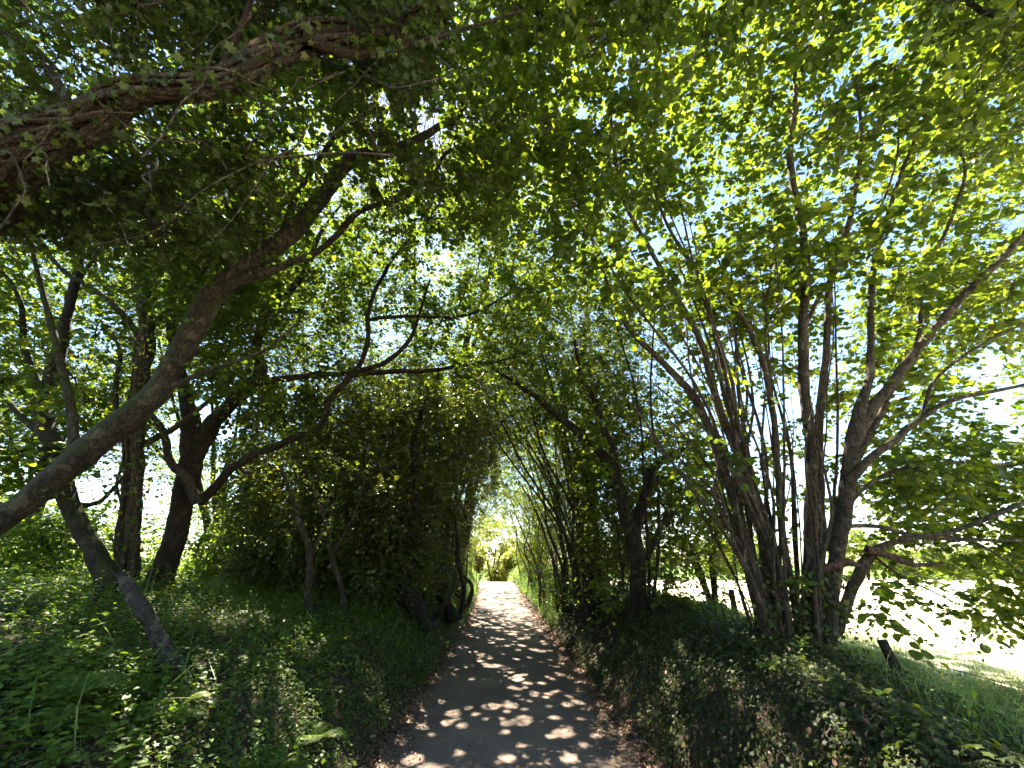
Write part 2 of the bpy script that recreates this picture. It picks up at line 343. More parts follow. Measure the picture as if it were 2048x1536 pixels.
M['soil'] = ground_mat('woodland_soil', [(.35, (.020, .014, .009)), (.5, (.045, .032, .02)), (.65, (.09, .065, .04))])
M['field'] = ground_mat('dry_hay_field', [(.3, (.42, .40, .24)), (.5, (.56, .50, .34)), (.7, (.66, .58, .44))], 1.2, .3)
M['meadow'] = ground_mat('green_meadow', [(.3, (.05, .10, .02)), (.55, (.10, .17, .03)), (.7, (.16, .22, .05))], 2, .4)
# ------------------------------------------------------------------ lane (asphalt)
def lane_mat():
    m, n, o = newmat('worn_asphalt')
    tc = N(n, 'TexCoord')
    a = N(n, 'TexNoise', Scale=1.3, Detail=6.0, Roughness=.65); n.links.new(tc.outputs['Object'], a.inputs['Vector'])
    st = N(n, 'TexVoronoi', Scale=95.0); n.links.new(tc.outputs['Object'], st.inputs['Vector'])
    f = N(n, 'TexNoise', Scale=170.0, Detail=4.0, Roughness=.8); n.links.new(tc.outputs['Object'], f.inputs['Vector'])
    c = ramp(n, [(.3, (.12, .092, .072)), (.55, (.18, .138, .108)), (.75, (.26, .195, .155))], a.outputs['Fac'])
    s = ramp(n, [(0, (.45, .45, .45)), (.35, (.85, .82, .8)), (1, (1.35, 1.3, 1.25))], st.outputs['Color'])
    mx = N(n, 'MixRGB', blend_type='MULTIPLY'); mx.inputs[0].default_value = .75; n.links.new(c.outputs[0], mx.inputs[1]); n.links.new(s.outputs[0], mx.inputs[2])
    # cracks and brown grit drifts
    cr = N(n, 'TexVoronoi', feature='DISTANCE_TO_EDGE', Scale=.9)
    wp = N(n, 'MixRGB', blend_type='ADD'); wp.inputs[0].default_value = .25; n.links.new(tc.outputs['Object'], wp.inputs[1]); n.links.new(a.outputs['Color'], wp.inputs[2]); n.links.new(wp.outputs[0], cr.inputs['Vector'])
    cm = N(n, 'MapRange'); cm.inputs['From Max'].default_value = .006; cm.inputs['To Min'].default_value = .55; cm.inputs['To Max'].default_value = 1; n.links.new(cr.outputs['Distance'], cm.inputs['Value'])
    mc = N(n, 'MixRGB', blend_type='MULTIPLY'); mc.inputs[0].default_value = .8; n.links.new(mx.outputs[0], mc.inputs[1]); n.links.new(cm.outputs[0], mc.inputs[2])
    g = N(n, 'TexNoise', Scale=3.5, Detail=8.0, Roughness=.75); n.links.new(tc.outputs['Object'], g.inputs['Vector'])
    gm = N(n, 'MapRange'); gm.inputs['From Min'].default_value = .52; gm.inputs['From Max'].default_value = .70; gm.inputs['To Max'].default_value = .6; n.links.new(g.outputs['Fac'], gm.inputs['Value'])
    mg = N(n, 'MixRGB'); mg.inputs[2].default_value = (.20, .14, .10, 1); n.links.new(gm.outputs[0], mg.inputs[0]); n.links.new(mc.outputs[0], mg.inputs[1])
    b = N(n, 'BsdfPrincipled', Roughness=.85); b.inputs['Specular IOR Level'].default_value = .3; n.links.new(mg.outputs[0], b.inputs['Base Color'])
    bp = N(n, 'Bump', Strength=.5, Distance=.004); n.links.new(f.outputs['Fac'], bp.inputs['Height']); n.links.new(bp.outputs[0], b.inputs['Normal'])
    n.links.new(b.outputs[0], o.inputs[0]); return m
M['lane'] = lane_mat()

# ------------------------------------------------------------------ terrain
def cx(y): y = np.clip(y, -30, 45); return -.0012 * y ** 2 * np.sign(np.maximum(y, 0))
def zr(y):                                # lane level: gentle rise to a crest, then down
    y = np.asarray(y, float)
    return np.where(y < 12, 0, np.where(y < 27, .0016 * (y - 12) ** 2, .36 + .048 * (y - 27) - .0055 * (y - 27) ** 2)).clip(-4)
def smooth(a, b, x): t = np.clip((x - a) / (b - a), 0, 1); return t * t * (3 - 2 * t)
def height(x, y):
    x = np.asarray(x, float); y = np.asarray(y, float); dx = x - cx(y)
    nearL = np.interp(dx, [-40, -14, -7, -5, -3, -2.0, -1.5, -1.25, -1.1], [1.5, 1.3, 1.35, 1.28, 1.0, .72, .28, .04, 0])
    farL = np.interp(dx, [-40, -14, -7, -5, -3, -2.0, -1.6, -1.25, -1.1], [1.3, .9, 1.0, 1.05, 1.05, .85, .42, .06, 0])
    k = smooth(6, 9, y); L = nearL * (1 - k) + farL * k
    n1 = np.interp(dx, [1.1, 1.25, 1.45, 1.75, 2.1, 2.6, 3.1, 3.8, 5, 9, 40], [0, .05, .40, .78, .95, .95, .72, .42, .32, .34, .4])
    n2 = np.interp(dx, [1.1, 1.25, 1.6, 2.0, 2.5, 3.2, 3.8, 4.4, 6, 9, 40], [0, .05, .45, .82, .98, 1.0, .75, .50, .36, .34, .4])
    n0 = np.interp(dx, [1.1, 1.25, 1.45, 1.68, 1.9, 2.3, 2.8, 3.4, 5, 9, 40], [0, .05, .42, .80, .90, .70, .52, .42, .34, .34, .4])
    k2 = smooth(5.6, 7.4, y); k1 = smooth(2.4, 3.9, y); Rr = (n0 * (1 - k1) + n1 * k1) * (1 - k2) + n2 * k2
    h = np.where(dx < 0, L, Rr)
    bump = .055 * noise3(np.stack([x, y, x * 0], -1), 2.2, 4) + .03 * noise3(np.stack([x, y, x * 0], -1), 6.1, 1)
    h = h + bump * smooth(1.15, 1.9, np.abs(dx))
    far = smooth(30, 60, np.abs(x) + 0 * y) + 0
    return h * (1 - .0 * far) + zr(y) * (1 - smooth(3, 14, np.abs(dx)) * smooth(27, 32, y) * 1.0) 
def sheet(name, xs, ys, mat, dz=0.0, kind='structure'):
    X, Y = np.meshgrid(xs, ys); Z = height(X, Y) + dz
    nx, ny = len(xs), len(ys); mb = MB()
    i = np.arange(ny - 1)[:, None] * nx; j = np.arange(nx - 1)[None]
    f = np.stack([i + j, i + j + 1, i + nx + j + 1, i + nx + j], -1).reshape(-1, 4)
    mb.add(np.stack([X, Y, Z], -1).reshape(-1, 3), f, .5, True)
    o = mb.build(name, mat); o['kind'] = kind; return o
xs = np.concatenate([[-600, -300, -150, -90, -60], np.arange(-40, -8, 1.5), np.arange(-8, 6, .09), np.arange(6, 12, .5), np.arange(12, 60, 3), [80, 120, 200, 400, 600]])
ys = np.concatenate([[-400, -150, -60, -25], np.arange(-12, 0, .5), np.arange(0, 16, .12), np.arange(16, 45, .5), np.arange(45, 90, 3), [110, 150, 250, 500, 900]])
sheet('ground', xs, ys, M['soil'])
def ribbon(name, x0, x1, ys, nx, mat, dz, edge=0.0):
    mb = MB(); s = np.linspace(0, 1, nx); Y = np.repeat(np.asarray(ys)[:, None], nx, 1)
    e0 = edge * noise3(np.stack([Y[:, :1], Y[:, :1] * 0, Y[:, :1] * 0], -1), 3.0, 2); e1 = edge * noise3(np.stack([Y[:, :1], Y[:, :1] * 0, Y[:, :1] * 0], -1), 3.0, 8)
    X = cx(Y) + (x0 + e0) * (1 - s) + (x1 + e1) * s
    Z = height(X, Y) + dz
    Z = Z + .02 * (1 - (2 * s - 1) ** 2)
    i = np.arange(len(ys) - 1)[:, None] * nx; j = np.arange(nx - 1)[None]
    f = np.stack([i + j, i + j + 1, i + nx + j + 1, i + nx + j], -1).reshape(-1, 4)
    mb.add(np.stack([X, Y, Z], -1).reshape(-1, 3), f, .5, True); o = mb.build(name, mat); o['kind'] = 'structure'; return o
ribbon('lane', -1.17, 1.17, np.concatenate([[-12, -6], np.arange(-2, 20, .15), np.arange(20, 70, .5)]), 17, M['lane'], .012, .05)
sheet('field', xs[(xs > 5.6) & (xs < 210)], ys[(ys > -30) & (ys < 43.6)], M['field'], .012)
sheet('meadow', xs[xs < -9.4], ys[(ys > -70) & (ys < 44)], M['meadow'], .012)

sheet('far_meadow', xs, ys[ys > 44.4], M['meadow'], .012)
# ------------------------------------------------------------------ ground cover (nobody could count it)
def scatter(n, x0, x1, y0, y1, rel=True, pw=1.0):
    y = y0 + (y1 - y0) * rng.random(n) ** pw; x = rng.uniform(x0, x1, n)
    if rel: x = x + cx(y)
    return x, y
def surf_n(x, y):
    e = .05; hx = (height(x + e, y) - height(x - e, y)) / (2 * e); hy = (height(x, y + e) - height(x, y - e)) / (2 * e)
    return nz(np.stack([-hx, -hy, np.ones_like(x)], 1))
def creeping(mb, kind, n, x0, x1, y0, y1, size, lift=(.0, .12), pw=1.0, jit=.5, clump=-.4, seed=0, tint=(0, 1)):
    x, y = scatter(n, x0, x1, y0, y1, pw=pw)
    p = np.stack([x, y, height(x, y)], 1); k = noise3(p, 2.6, seed) > clump + rng.normal(size=n) * .25; x, y, p = x[k], y[k], p[k]; n = len(x)
    nn = surf_n(x, y); p = p + nn * (lift[0] + (lift[1] - lift[0]) * rng.random(n) ** 1.6 * (1 + .6 * noise3(p, 1.7, seed + 3)))[:, None]
    nrm = nn + rng.normal(size=(n, 3)) * jit + UP * .2
    d = rng.normal(size=(n, 3)); d[:, 2] -= .35; d -= nn * (d * nn).sum(1, keepdims=True) * .8
    big = 1 + .35 * noise3(p, 1.3, seed + 7)
    leaves(mb, kind, p, d, nrm, rng.uniform(*size, n) * big, tint[0] + (tint[1] - tint[0]) * rng.random(n) ** 1.2)
def herbs(mb, n, x0, x1, y0, y1, h=(.08, .3), size=(.035, .07), kind='oval', pw=1.0, seed=0, nl=7, clump=-.2):
    """small upright herb shoots with paired leaves"""
    x, y = scatter(n, x0, x1, y0, y1, pw=pw); p = np.stack([x, y, height(x, y)], 1)
    k = noise3(p, 1.9, seed) > clump + rng.normal(size=n) * .3; p = p[k]; n = len(p)
    H = rng.uniform(*h, n); lean = rng.normal(size=(n, 3)) * .25; lean[:, 2] = 1; lean = nz(lean)
    s = (np.arange(nl) + 1.2) / (nl + .2); pos = p[:, None] + lean[:, None] * (H[:, None] * s)[..., None]
    th = rng.uniform(0, 6.28, n)[:, None] + np.arange(nl) * 2.4
    d = np.stack([np.cos(th), np.sin(th), rng.uniform(-.3, .35, th.shape)], -1)
    nn = UP + rng.normal(size=d.shape) * .3
    sz = rng.uniform(*size, (n, nl)) * (1.15 - .5 * s)
    tt = np.clip(.6 * rng.random(n)[:, None] + .4 * rng.random((n, nl)), 0, 1)
    leaves(mb, kind, pos.reshape(-1, 3), d.reshape(-1, 3), nn.reshape(-1, 3), sz.ravel(), tt.ravel())
def grass(mb, n, x0, x1, y0, y1, h=(.12, .35), wid=1.0, pw=1.0, seed=0, clump=-.3, rel=True, tint=(0, 1)):
    x, y = scatter(n, x0, x1, y0, y1, rel, pw); p = np.stack([x, y, height(x, y)], 1)
    k = noise3(p, 1.5, seed) > clump + rng.normal(size=n) * .3; p = p[k]; n = len(p)
    d = rng.normal(size=(n, 3)) * .38; d[:, 2] = 1; nn = rng.normal(size=(n, 3)); nn[:, 2] = -.2
    leaves(mb, 'blade', p, d, nn, rng.uniform(*h, n), tint[0] + (tint[1] - tint[0]) * rng.random(n))
mb = MB()
creeping(mb, 'ivy', 60000, -4.6, -1.28, 1.2, 9, (.018, .045), (.0, .10), seed=1, clump=-.25)
creeping(mb, 'ivy', 16000, -8.5, -4.4, 1.8, 9, (.035, .07), (.0, .14), seed=1)
creeping(mb, 'ivy', 26000, -2.6, -1.22, 7, 20, (.03, .06), (.0, .12), seed=2)
tag(mb.build('ivy_ground_cover', M['creeper']), 'low ivy and creeping leaves carpeting the left bank', 'ground cover', kind='stuff')
mb = MB()
herbs(mb, 5200, -5.5, -1.45, 1.3, 9, (.05, .20), (.022, .045), seed=4, clump=-.05)
herbs(mb, 1700, -5.0, -1.5, 1.3, 8, (.10, .32), (.04, .075), seed=34, clump=.2)
herbs(mb, 500, -3.2, -1.5, 1.2, 3.4, (.08, .22), (.04, .08), seed=14, kind='round', nl=6, clump=.2)
herbs(mb, 1500, 1.3, 2.2, 12, 28, (.12, .45), (.05, .09), seed=24, kind='round')
herbs(mb, 500, 1.35, 2.8, 1.5, 9, (.06, .2), (.03, .06), seed=28, clump=.5)
herbs(mb, 2600, -9, -4.5, 2.5, 11, (.1, .38), (.04, .08), seed=6, kind='oval')
herbs(mb, 2200, -8, -2.2, 7, 12, (.1, .4), (.04, .08), seed=9)
herbs(mb, 900, -1.9, -1.3, 13, 27, (.15, .5), (.05, .1), seed=2)
herbs(mb, 500, -1.75, -1.25, 1.5, 9, (.05, .15), (.03, .05), seed=8)
herbs(mb, 1100, -2.6, -1.3, 20, 36, (.15, .6), (.08, .14), seed=41, clump=-.6)
herbs(mb, 1400, 1.25, 3.0, 20, 38, (.15, .6), (.08, .14), seed=43, clump=-.8)
tag(mb.build('undergrowth', M['herb']), 'fresh green herbs and nettles growing over the left bank under the trees', 'undergrowth', kind='stuff')
mb = MB()
creeping(mb, 'ivy', 66000, 1.28, 3.6, 1.0, 7.5, (.018, .042), (.0, .09), seed=11, tint=(0, .95))
creeping(mb, 'ivy', 30000, 1.25, 3.4, 7, 22, (.03, .055), (.0, .12), seed=12)
tag(mb.build('ivy_on_hedge_bank', M['bank_ivy']), 'dark small leaved ivy carpeting the steep right hedge bank', 'ground cover', kind='stuff')
mb = MB()
grass(mb, 8000, 1.25, 2.0, 12, 29, (.12, .42), seed=3)
grass(mb, 8000, -2.0, -1.2, 13, 29, (.12, .42), seed=5)
grass(mb, 1200, 1.2, 1.7, 3, 12, (.06, .2), seed=7, clump=.1)
tag(mb.build('verge_grass', M['grass']), 'long bright grass on the verges further down the lane', 'grass', kind='stuff')
mb = MB()
grass(mb, 30000, 2.7, 6.5, 1.4, 13, (.05, .24), seed=3, rel=False, clump=-.3, tint=(.4, 1))
grass(mb, 9000, 2.9, 6.5, 1.4, 13, (.15, .42), seed=31, rel=False, clump=.25, tint=(.3, 1))
creeping(mb, 'elm', 9000, 2.6, 5.5, 1.4, 9, (.02, .045), (.0, .08), seed=33, clump=0)
herbs(mb, 500, 2.6, 5.5, 1.6, 12, (.06, .25), (.03, .07), seed=88)
grass(mb, 22000, 5.2, 11, 2.0, 14, (.05, .18), seed=8, rel=False, tint=(.6, 1), clump=-.6)
tag(mb.build('field_grass', M['grass']), 'tall sunlit grass along the field edge beyond the right bank', 'grass', kind='stuff')
mb = MB()
grass(mb, 900, -5.5, -1.4, 1.4, 9, (.12, .45), seed=5, clump=-.1)
tag(mb.build('woodland_grass', M['grass']), 'scattered thin grass blades among the herbs of the left bank', 'grass', kind='stuff')
mb = MB()
herbs(mb, 5200, -22, -7.5, 8, 24, (.3, 1.3), (.10, .20), seed=3, kind='round')
tag(mb.build('nettle_patch', M['herb']), 'bright sunlit nettles and brambles beyond the left trees', 'undergrowth', kind='stuff')
# fallen leaves along both edges of the lane
mb = MB()
for sgn in (-1, 1):
    n = 9000; y = 1.5 + 24 * rng.random(n) ** 1.5; off = np.abs(rng.normal(size=n)) * .16
    x = cx(y) + sgn * (1.22 - off + .14 * rng.random(n)); z = height(x, y) + .02 * (np.abs(x - cx(y)) < 1.17) * 1.0 + .012 + rng.random(n) * .02
    d = rng.normal(size=(n, 3)); d[:, 2] *= .2
    leaves(mb, 'oval', np.stack([x, y, z], 1), d, UP + rng.normal(size=(n, 3)) * .35, rng.uniform(.02, .055, n), rng.random(n))
n = 420; y = 1.5 + 16 * rng.random(n) ** 1.2; x = cx(y) + rng.uniform(-1.1, 1.1, n)
d = rng.normal(size=(n, 3)); d[:, 2] *= .1
leaves(mb, 'oval', np.stack([x, y, height(x, y) + .042], 1), d, UP + rng.normal(size=(n, 3)) * .15, rng.uniform(.015, .035, n), rng.random(n))
creeping(mb, 'oval', 16000, -4.6, -1.25, 1.2, 9, (.025, .05), (.0, .03), seed=21, clump=0)
creeping(mb, 'oval', 6000, 1.25, 2.7, 1.2, 9, (.02, .045), (.01, .09), seed=23, clump=.2)
n = 2600; y = 1.5 + 22 * rng.random(n) ** 1.4; sg = rng.choice([-1, 1], n); x = cx(y) + sg * (1.16 - np.abs(rng.normal(size=n)) * .28)
leaves(mb, 'oval', np.stack([x, y, height(x, y) + .035], 1), rng.normal(size=(n, 3)) * [1, 1, .1], UP + rng.normal(size=(n, 3)) * .2, rng.uniform(.012, .04, n), rng.random(n))
tag(mb.build('leaf_litter', M['litter']), 'brown fallen leaves drifted along the edges of the lane', 'leaf litter', kind='stuff')

# fallen dead twigs lying on both banks
mb = MB()
for k in range(230):
    sg = rng.choice([-1, 1]); y = rng.uniform(1.5, 10); x = sg * (rng.uniform(1.1, 4.2) if sg < 0 else rng.uniform(1.1, 2.6)); a = rng.uniform(0, 6.28); L_ = rng.uniform(.12, .6)
    q_ = []
    for j in range(6):
        xx, yy = x + math.cos(a) * L_ * j / 5, y + math.sin(a) * L_ * j / 5; a += rng.normal() * .25; q_.append((xx, yy, float(height(xx, yy)) + .04 + .05 * rng.random(), .0045 * (1 - .12 * j) * rng.uniform(.6, 1.3)))
    tube(mb, q_, .06, 5, .1)
tag(mb.build('fallen_twigs', M['deadwood']), 'dead twigs lying scattered over the banks on both sides of the lane', 'twigs', kind='stuff')

# ------------------------------------------------------------------ targets for foliage
DENS = 2.7
def region(n, u0, u1, v0, v1, t0, t1, clump=-.15, seed=0, scale=1.1, zmin=None, tunnel=True, wt=None):
    """foliage centres spread through a volume of the wood, bunched by 3-D noise"""
    n = int(n * DENS); m = n * 4
    eu = (u1 - u0) * .06; ev = (v1 - v0) * .06
    u = rng.uniform(u0, u1, m) + rng.normal(size=m) * eu; v = rng.uniform(v0, v1, m) + rng.normal(size=m) * ev
    t = (t0 ** 3 + (t1 ** 3 - t0 ** 3) * rng.random(m)) ** (1 / 3) if wt is None else rng.uniform(t0, t1, m)
    p = Pn(u, v, t)
    k = noise3(p, scale, seed) > clump + rng.normal(size=m) * .12
    gz = height(p[:, 0], p[:, 1]); k &= p[:, 2] > gz + (.25 if zmin is None else zmin)
    if tunnel:
        dx = p[:, 0] - cx(p[:, 1]); tw = 1.32 + .12 * noise3(p, 1.1, 4) + .22 * smooth(12, 20, p[:, 1]); th_ = 4.3 - .8 * smooth(10, 18, p[:, 1]) + .25 * noise3(p, .9, 11); k &= (np.abs(dx) / tw) ** 3 + (np.maximum(p[:, 2] - zr(p[:, 1]), 0) / th_) ** 3 > 1
    g = p - sd * ((p[:, 2] - 1.0) / sd[2])[:, None]; hi = p[:, 2] > 2.4      # breaks in the canopy: clearing on the left, verges near the crest
    k &= ~(hi & (((g[:, 0] + 8.2) / 4.0) ** 2 + ((g[:, 1] - 11.0) / 3.2) ** 2 < 1) & (rng.random(m) < .8))
    k &= ~(hi & (np.abs(g[:, 0]) < 3.2) & (g[:, 1] > 14) & (g[:, 1] < 29) & (rng.random(m) < .0))
    k &= np.linalg.norm(p - CAM, axis=1) > 1.5
    return p[k][:n]
def foliage(tr, c, kind, size, woody=True, keep=1.0, step=.2, rmax=.03, **kw):
    if len(c) == 0: return
    out = tr.grow(c, step=step, rmax=rmax, keep=keep)
    sprays(tr.leaf, tr.twig, c, out, kind, size, woody=woody, **kw)
# ------------------------------------------------------------------ trees, left side
def gpt(u, v, t): return P(u, v, t)
def onground(x, y): return np.array([x, y, float(height(x, y))])

# mossy leaning tree, its limb sweeps across the upper left
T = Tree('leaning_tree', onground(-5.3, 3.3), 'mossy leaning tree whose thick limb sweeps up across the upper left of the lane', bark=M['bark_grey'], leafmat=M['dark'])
b = T.base
T.limb([(b[0] - .1, b[1], b[2] - .2, .25), (-4.75, 3.35, 1.6, .16), tuple(P(0, 1040, 3.2)) + (.10,), tuple(P(150, 920, 3.4)) + (.105,), tuple(P(300, 790, 3.6)) + (.10,),
        tuple(P(370, 690, 3.8)) + (.095,), tuple(P(430, 600, 3.9)) + (.105,), tuple(P(470, 545, 4.0)) + (.09,), tuple(P(560, 475, 4.1)) + (.088,), tuple(P(640, 400, 4.2)) + (.08,), tuple(P(705, 320, 4.3)) + (.07,),
        tuple(P(800, 292, 4.4)) + (.06,), tuple(P(900, 235, 4.5)) + (.035,), tuple(P(1010, 150, 4.6)) + (.015,)], raw=True, sides=14, step=.06, bumpy=.13)
T.limb([(438, 600, 3.9, 26), (470, 570, 3.9, 24), (560, 530, 4.0, 16), (640, 500, 4.2, 13), (720, 425, 4.3, 12), (800, 398, 4.4, 11), (862, 362, 4.5, 10), (930, 378, 4.6, 8), (990, 380, 4.7, 7), (1035, 350, 4.8, 4)])
T.limb([(560, 475, 4.1, 20), (600, 380, 4.2, 12), (680, 250, 4.2, 9), (720, 120, 4.2, 5)])
T.limb([(300, 790, 3.6, 20), (420, 740, 3.7, 10), (530, 700, 3.8, 6), (600, 640, 3.9, 4)])
T.limb([(150, 920, 3.4, 30), (140, 800, 3.6, 22), (100, 640, 3.8, 16), (60, 480, 3.9, 10), (30, 300, 4, 6)])
T.limb([(862, 362, 4.5, 8), (900, 300, 4.6, 7), (1000, 290, 4.8, 5), (1100, 270, 5.0, 3)])
c = np.vstack([region(270, 430, 1010, 30, 430, 3.6, 5.4, -.2, 1), region(100, 600, 980, 120, 460, 4.4, 6.4, -.3, 91), region(170, -150, 560, 430, 800, 4.2, 5.6, .05, 2), region(120, 120, 520, 250, 520, 3.6, 5.0, -.2, 4)])
foliage(T, c, 'round', (.055, .085), twigs=4, per=6)
ss = np.vstack(T.sk); ss = ss[ss[:, 2] < 5]; j = rng.integers(0, len(ss), 90); cc = ss[j, :3] + rng.normal(size=(90, 3)) * .06
sprays(T.leaf, T.twig, cc, rng.normal(size=(90, 3)) + UP * .2, 'round', (.04, .07), twigs=1, per=6, L=(.15, .4))
T.finish()

# ivy covered limb overhead
T = Tree('ivy_covered_tree', onground(-4.3, .9), 'old tree smothered in ivy whose twisted limb crosses overhead at the top left corner', bark=M['bark_ivy'], leafmat=M['ivy'])
b = T.base
ip = T.limb([(b[0], b[1], b[2] - .2, .3), (-4.1, 1.1, 2.2, .24), tuple(P(-110, 430, 2.6)) + (.17,), tuple(P(0, 325, 2.4)) + (.14,), tuple(P(150, 245, 2.35)) + (.085,), tuple(P(300, 175, 2.35)) + (.05,),
             tuple(P(430, 160, 2.4)) + (.045,), tuple(P(600, 85, 2.7)) + (.07,), tuple(P(740, 62, 2.9)) + (.07,), tuple(P(850, 10, 3.0)) + (.06,), tuple(P(960, -90, 2.9)) + (.05,)], raw=True, sides=16, step=.04, bumpy=.3)
T.limb([(600, 75, 2.6, 26), (700, 110, 2.8, 20), (800, 95, 2.9, 12), (930, 55, 3.1, 7), (1050, 20, 3.2, 4)])
T.limb([(150, 245, 2.35, 30), (80, 110, 2.5, 24), (0, 60, 2.6, 20), (-80, 20, 2.7, 14)], bumpy=.25)
T.limb([(430, 160, 2.4, 18), (480, 60, 2.5, 14), (520, -50, 2.6, 9)])
T.limb([(0, 400, 2.6, 36), (70, 350, 2.55, 30), (140, 300, 2.5, 18), (250, 250, 2.5, 8)], bumpy=.25)
vine = MB()                               # bare ivy stems wound round the limb
for k in range(26):
    ph = rng.uniform(0, 6.28); tw = rng.uniform(1.0, 3.0) * rng.choice([-1, 1]); i0 = rng.integers(10, 40); q = ip[i0::5]
    tv_ = nz(np.gradient(q[:, :3], axis=0)); u_ = nz(np.cross(tv_, UP)); w_ = np.cross(u_, tv_)
    a = ph + tw * np.linspace(0, 3, len(q)) + .5 * np.sin(np.arange(len(q)) * .7 + k)
    pp = q[:, :3] + (u_ * np.cos(a)[:, None] + w_ * np.sin(a)[:, None]) * (q[:, 3:4] * 1.04 + .01)
    tube(vine, np.hstack([pp, np.full((len(pp), 1), rng.uniform(.004, .02))]), .04, 7, .25)
for k in range(26):                       # loose rootlets and hanging stems
    u0, v0 = rng.uniform(-50, 900), rng.uniform(-50, 330); t = rng.uniform(1.9, 3.0); q = [P(u0, v0, t)]
    d = nz(rng.normal(size=3)) * .14
    for j in range(6): d = d * .85 + rng.normal(size=3) * .05 - UP * .012; q.append(q[-1] + d)
    q = np.array(q); tube(vine, np.hstack([q, np.linspace(.006, .002, len(q))[:, None]]), .05, 5, .1)
vine.build('ivy_stem', M['bark_pale'], T.root)
c = np.vstack([region(300, -120, 860, -160, 420, 2.3, 3.6, -.05, 5, zmin=1.2), region(150, 300, 1200, -420, 60, 2.6, 4.2, -.1, 6, zmin=1.2),
               region(120, -120, 560, 300, 470, 2.7, 3.8, .0, 8, zmin=1.2)])
foliage(T, c, 'ivy', (.045, .075), twigs=4, per=6, L=(.15, .32), jitn=.75, flat=.8, tint=(0, .86))
m = 2600; j = rng.integers(8, len(ip), m); n_ = nz(rng.normal(size=(m, 3))); pp = ip[j, :3] + n_ * (ip[j, 3:4] * 1.05 + rng.uniform(.01, .13, m)[:, None])
leaves(T.leaf, 'ivy', pp, rng.normal(size=(m, 3)) - UP * .5, n_ + rng.normal(size=(m, 3)) * .4, rng.uniform(.03, .07, m), rng.random(m) * .9)
T.finish()

# forked tree
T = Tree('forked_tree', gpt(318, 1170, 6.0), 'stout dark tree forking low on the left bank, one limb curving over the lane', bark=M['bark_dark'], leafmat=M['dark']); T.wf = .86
T.limb([(312, 1195, 6, 84), (320, 1160, 6, 74), (350, 1080, 6, 62), (372, 980, 6, 58), (385, 890, 6, 54), (372, 800, 6.1, 38), (350, 700, 6.2, 30), (345, 580, 6.3, 24), (380, 450, 6.3, 18), (420, 330, 6.3, 10)], sides=14, bumpy=.12)
T.limb([(385, 925, 6, 44), (420, 860, 6, 42), (470, 800, 6, 38), (520, 745, 6.1, 32), (515, 680, 6.2, 26), (545, 610, 6.3, 22), (600, 560, 6.4, 16), (640, 470, 6.5, 10), (690, 400, 6.6, 5)], sides=12)
T.limb([(520, 765, 6.1, 22), (600, 752, 6.3, 17), (700, 748, 6.5, 14), (780, 742, 6.6, 12), (860, 742, 6.8, 10), (950, 727, 7, 8), (1000, 722, 7.1, 7), (1045, 704, 7.2, 4)])
T.limb([(400, 1005, 6, 30), (425, 980, 6, 26), (455, 945, 5.9, 23), (500, 912, 5.9, 21), (570, 882, 5.9, 20), (635, 858, 5.9, 18), (653, 830, 5.9, 17), (658, 800, 5.9, 16), (690, 765, 5.9, 15), (715, 735, 6, 14), (733, 690, 6, 12), (738, 620, 6.1, 10), (760, 560, 6.2, 9), (800, 500, 6.3, 8), (850, 445, 6.4, 6), (900, 380, 6.5, 4)], sides=10)
T.limb([(712, 742, 6, 14), (770, 722, 6, 12), (815, 685, 6, 10), (835, 640, 6.1, 8), (860, 560, 6.2, 5)])
T.limb([(735, 640, 6.1, 9), (800, 634, 6.3, 8), (900, 633, 6.5, 7), (960, 620, 6.6, 6), (1040, 572, 6.8, 4)])
T.limb([(478, 935, 5.9, 10), (490, 945, 5.9, 8), (505, 946, 5.9, 5)])
dead = MB()
q = [(395, 1005, 5.75, 20), (375, 960, 5.7, 17), (345, 930, 5.7, 14), (332, 880, 5.7, 13), (318, 845, 5.7, 11), (298, 822, 5.7, 7)]
tube(dead, [tuple(P(a, b_, c_)) + (d_ * c_ / FPX / 2,) for a, b_, c_, d_ in q], .05, 8, .25); o = dead.build('dead_snag', M['deadwood'], T.root); o['label'] = 'pale dead snag leaning against the trunk'
c = np.vstack([region(330, 380, 1080, 380, 760, 5.8, 8.0, -.05, 12), region(150, 100, 620, 330, 700, 5.8, 7.5, .1, 13), region(60, 420, 700, 700, 850, 5.6, 6.6, .2, 14)])
foliage(T, c, 'round', (.06, .085), twigs=4, per=6)
T.finish()

# upright ivy clad tree
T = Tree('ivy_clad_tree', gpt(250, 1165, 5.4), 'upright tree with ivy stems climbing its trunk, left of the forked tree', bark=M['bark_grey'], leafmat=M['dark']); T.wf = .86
T.limb([(246, 1190, 5.4, 76), (250, 1150, 5.4, 66), (258, 1060, 5.4, 56), (266, 960, 5.4, 50), (265, 870, 5.4, 48), (285, 760, 5.5, 42), (292, 660, 5.6, 38), (285, 560, 5.7, 36), (268, 480, 5.8, 32), (250, 380, 5.9, 26), (250, 250, 6, 18), (300, 80, 6.1, 8)], sides=14, bumpy=.2)
T.limb([(290, 690, 5.6, 22), (235, 615, 5.5, 19), (180, 575, 5.5, 17), (130, 545, 5.4, 15), (70, 480, 5.4, 13), (0, 430, 5.4, 8), (-60, 380, 5.4, 5)])
T.limb([(272, 500, 5.8, 16), (215, 490, 5.8, 12), (160, 560, 5.7, 10), (150, 600, 5.7, 6)])
T.limb([(265, 880, 5.4, 20), (230, 800, 5.5, 16), (240, 700, 5.6, 12), (200, 640, 5.7, 6)])
T.limb([(260, 900, 5.4, 22), (340, 860, 5.6, 18), (420, 800, 5.8, 10)])
vine = MB()
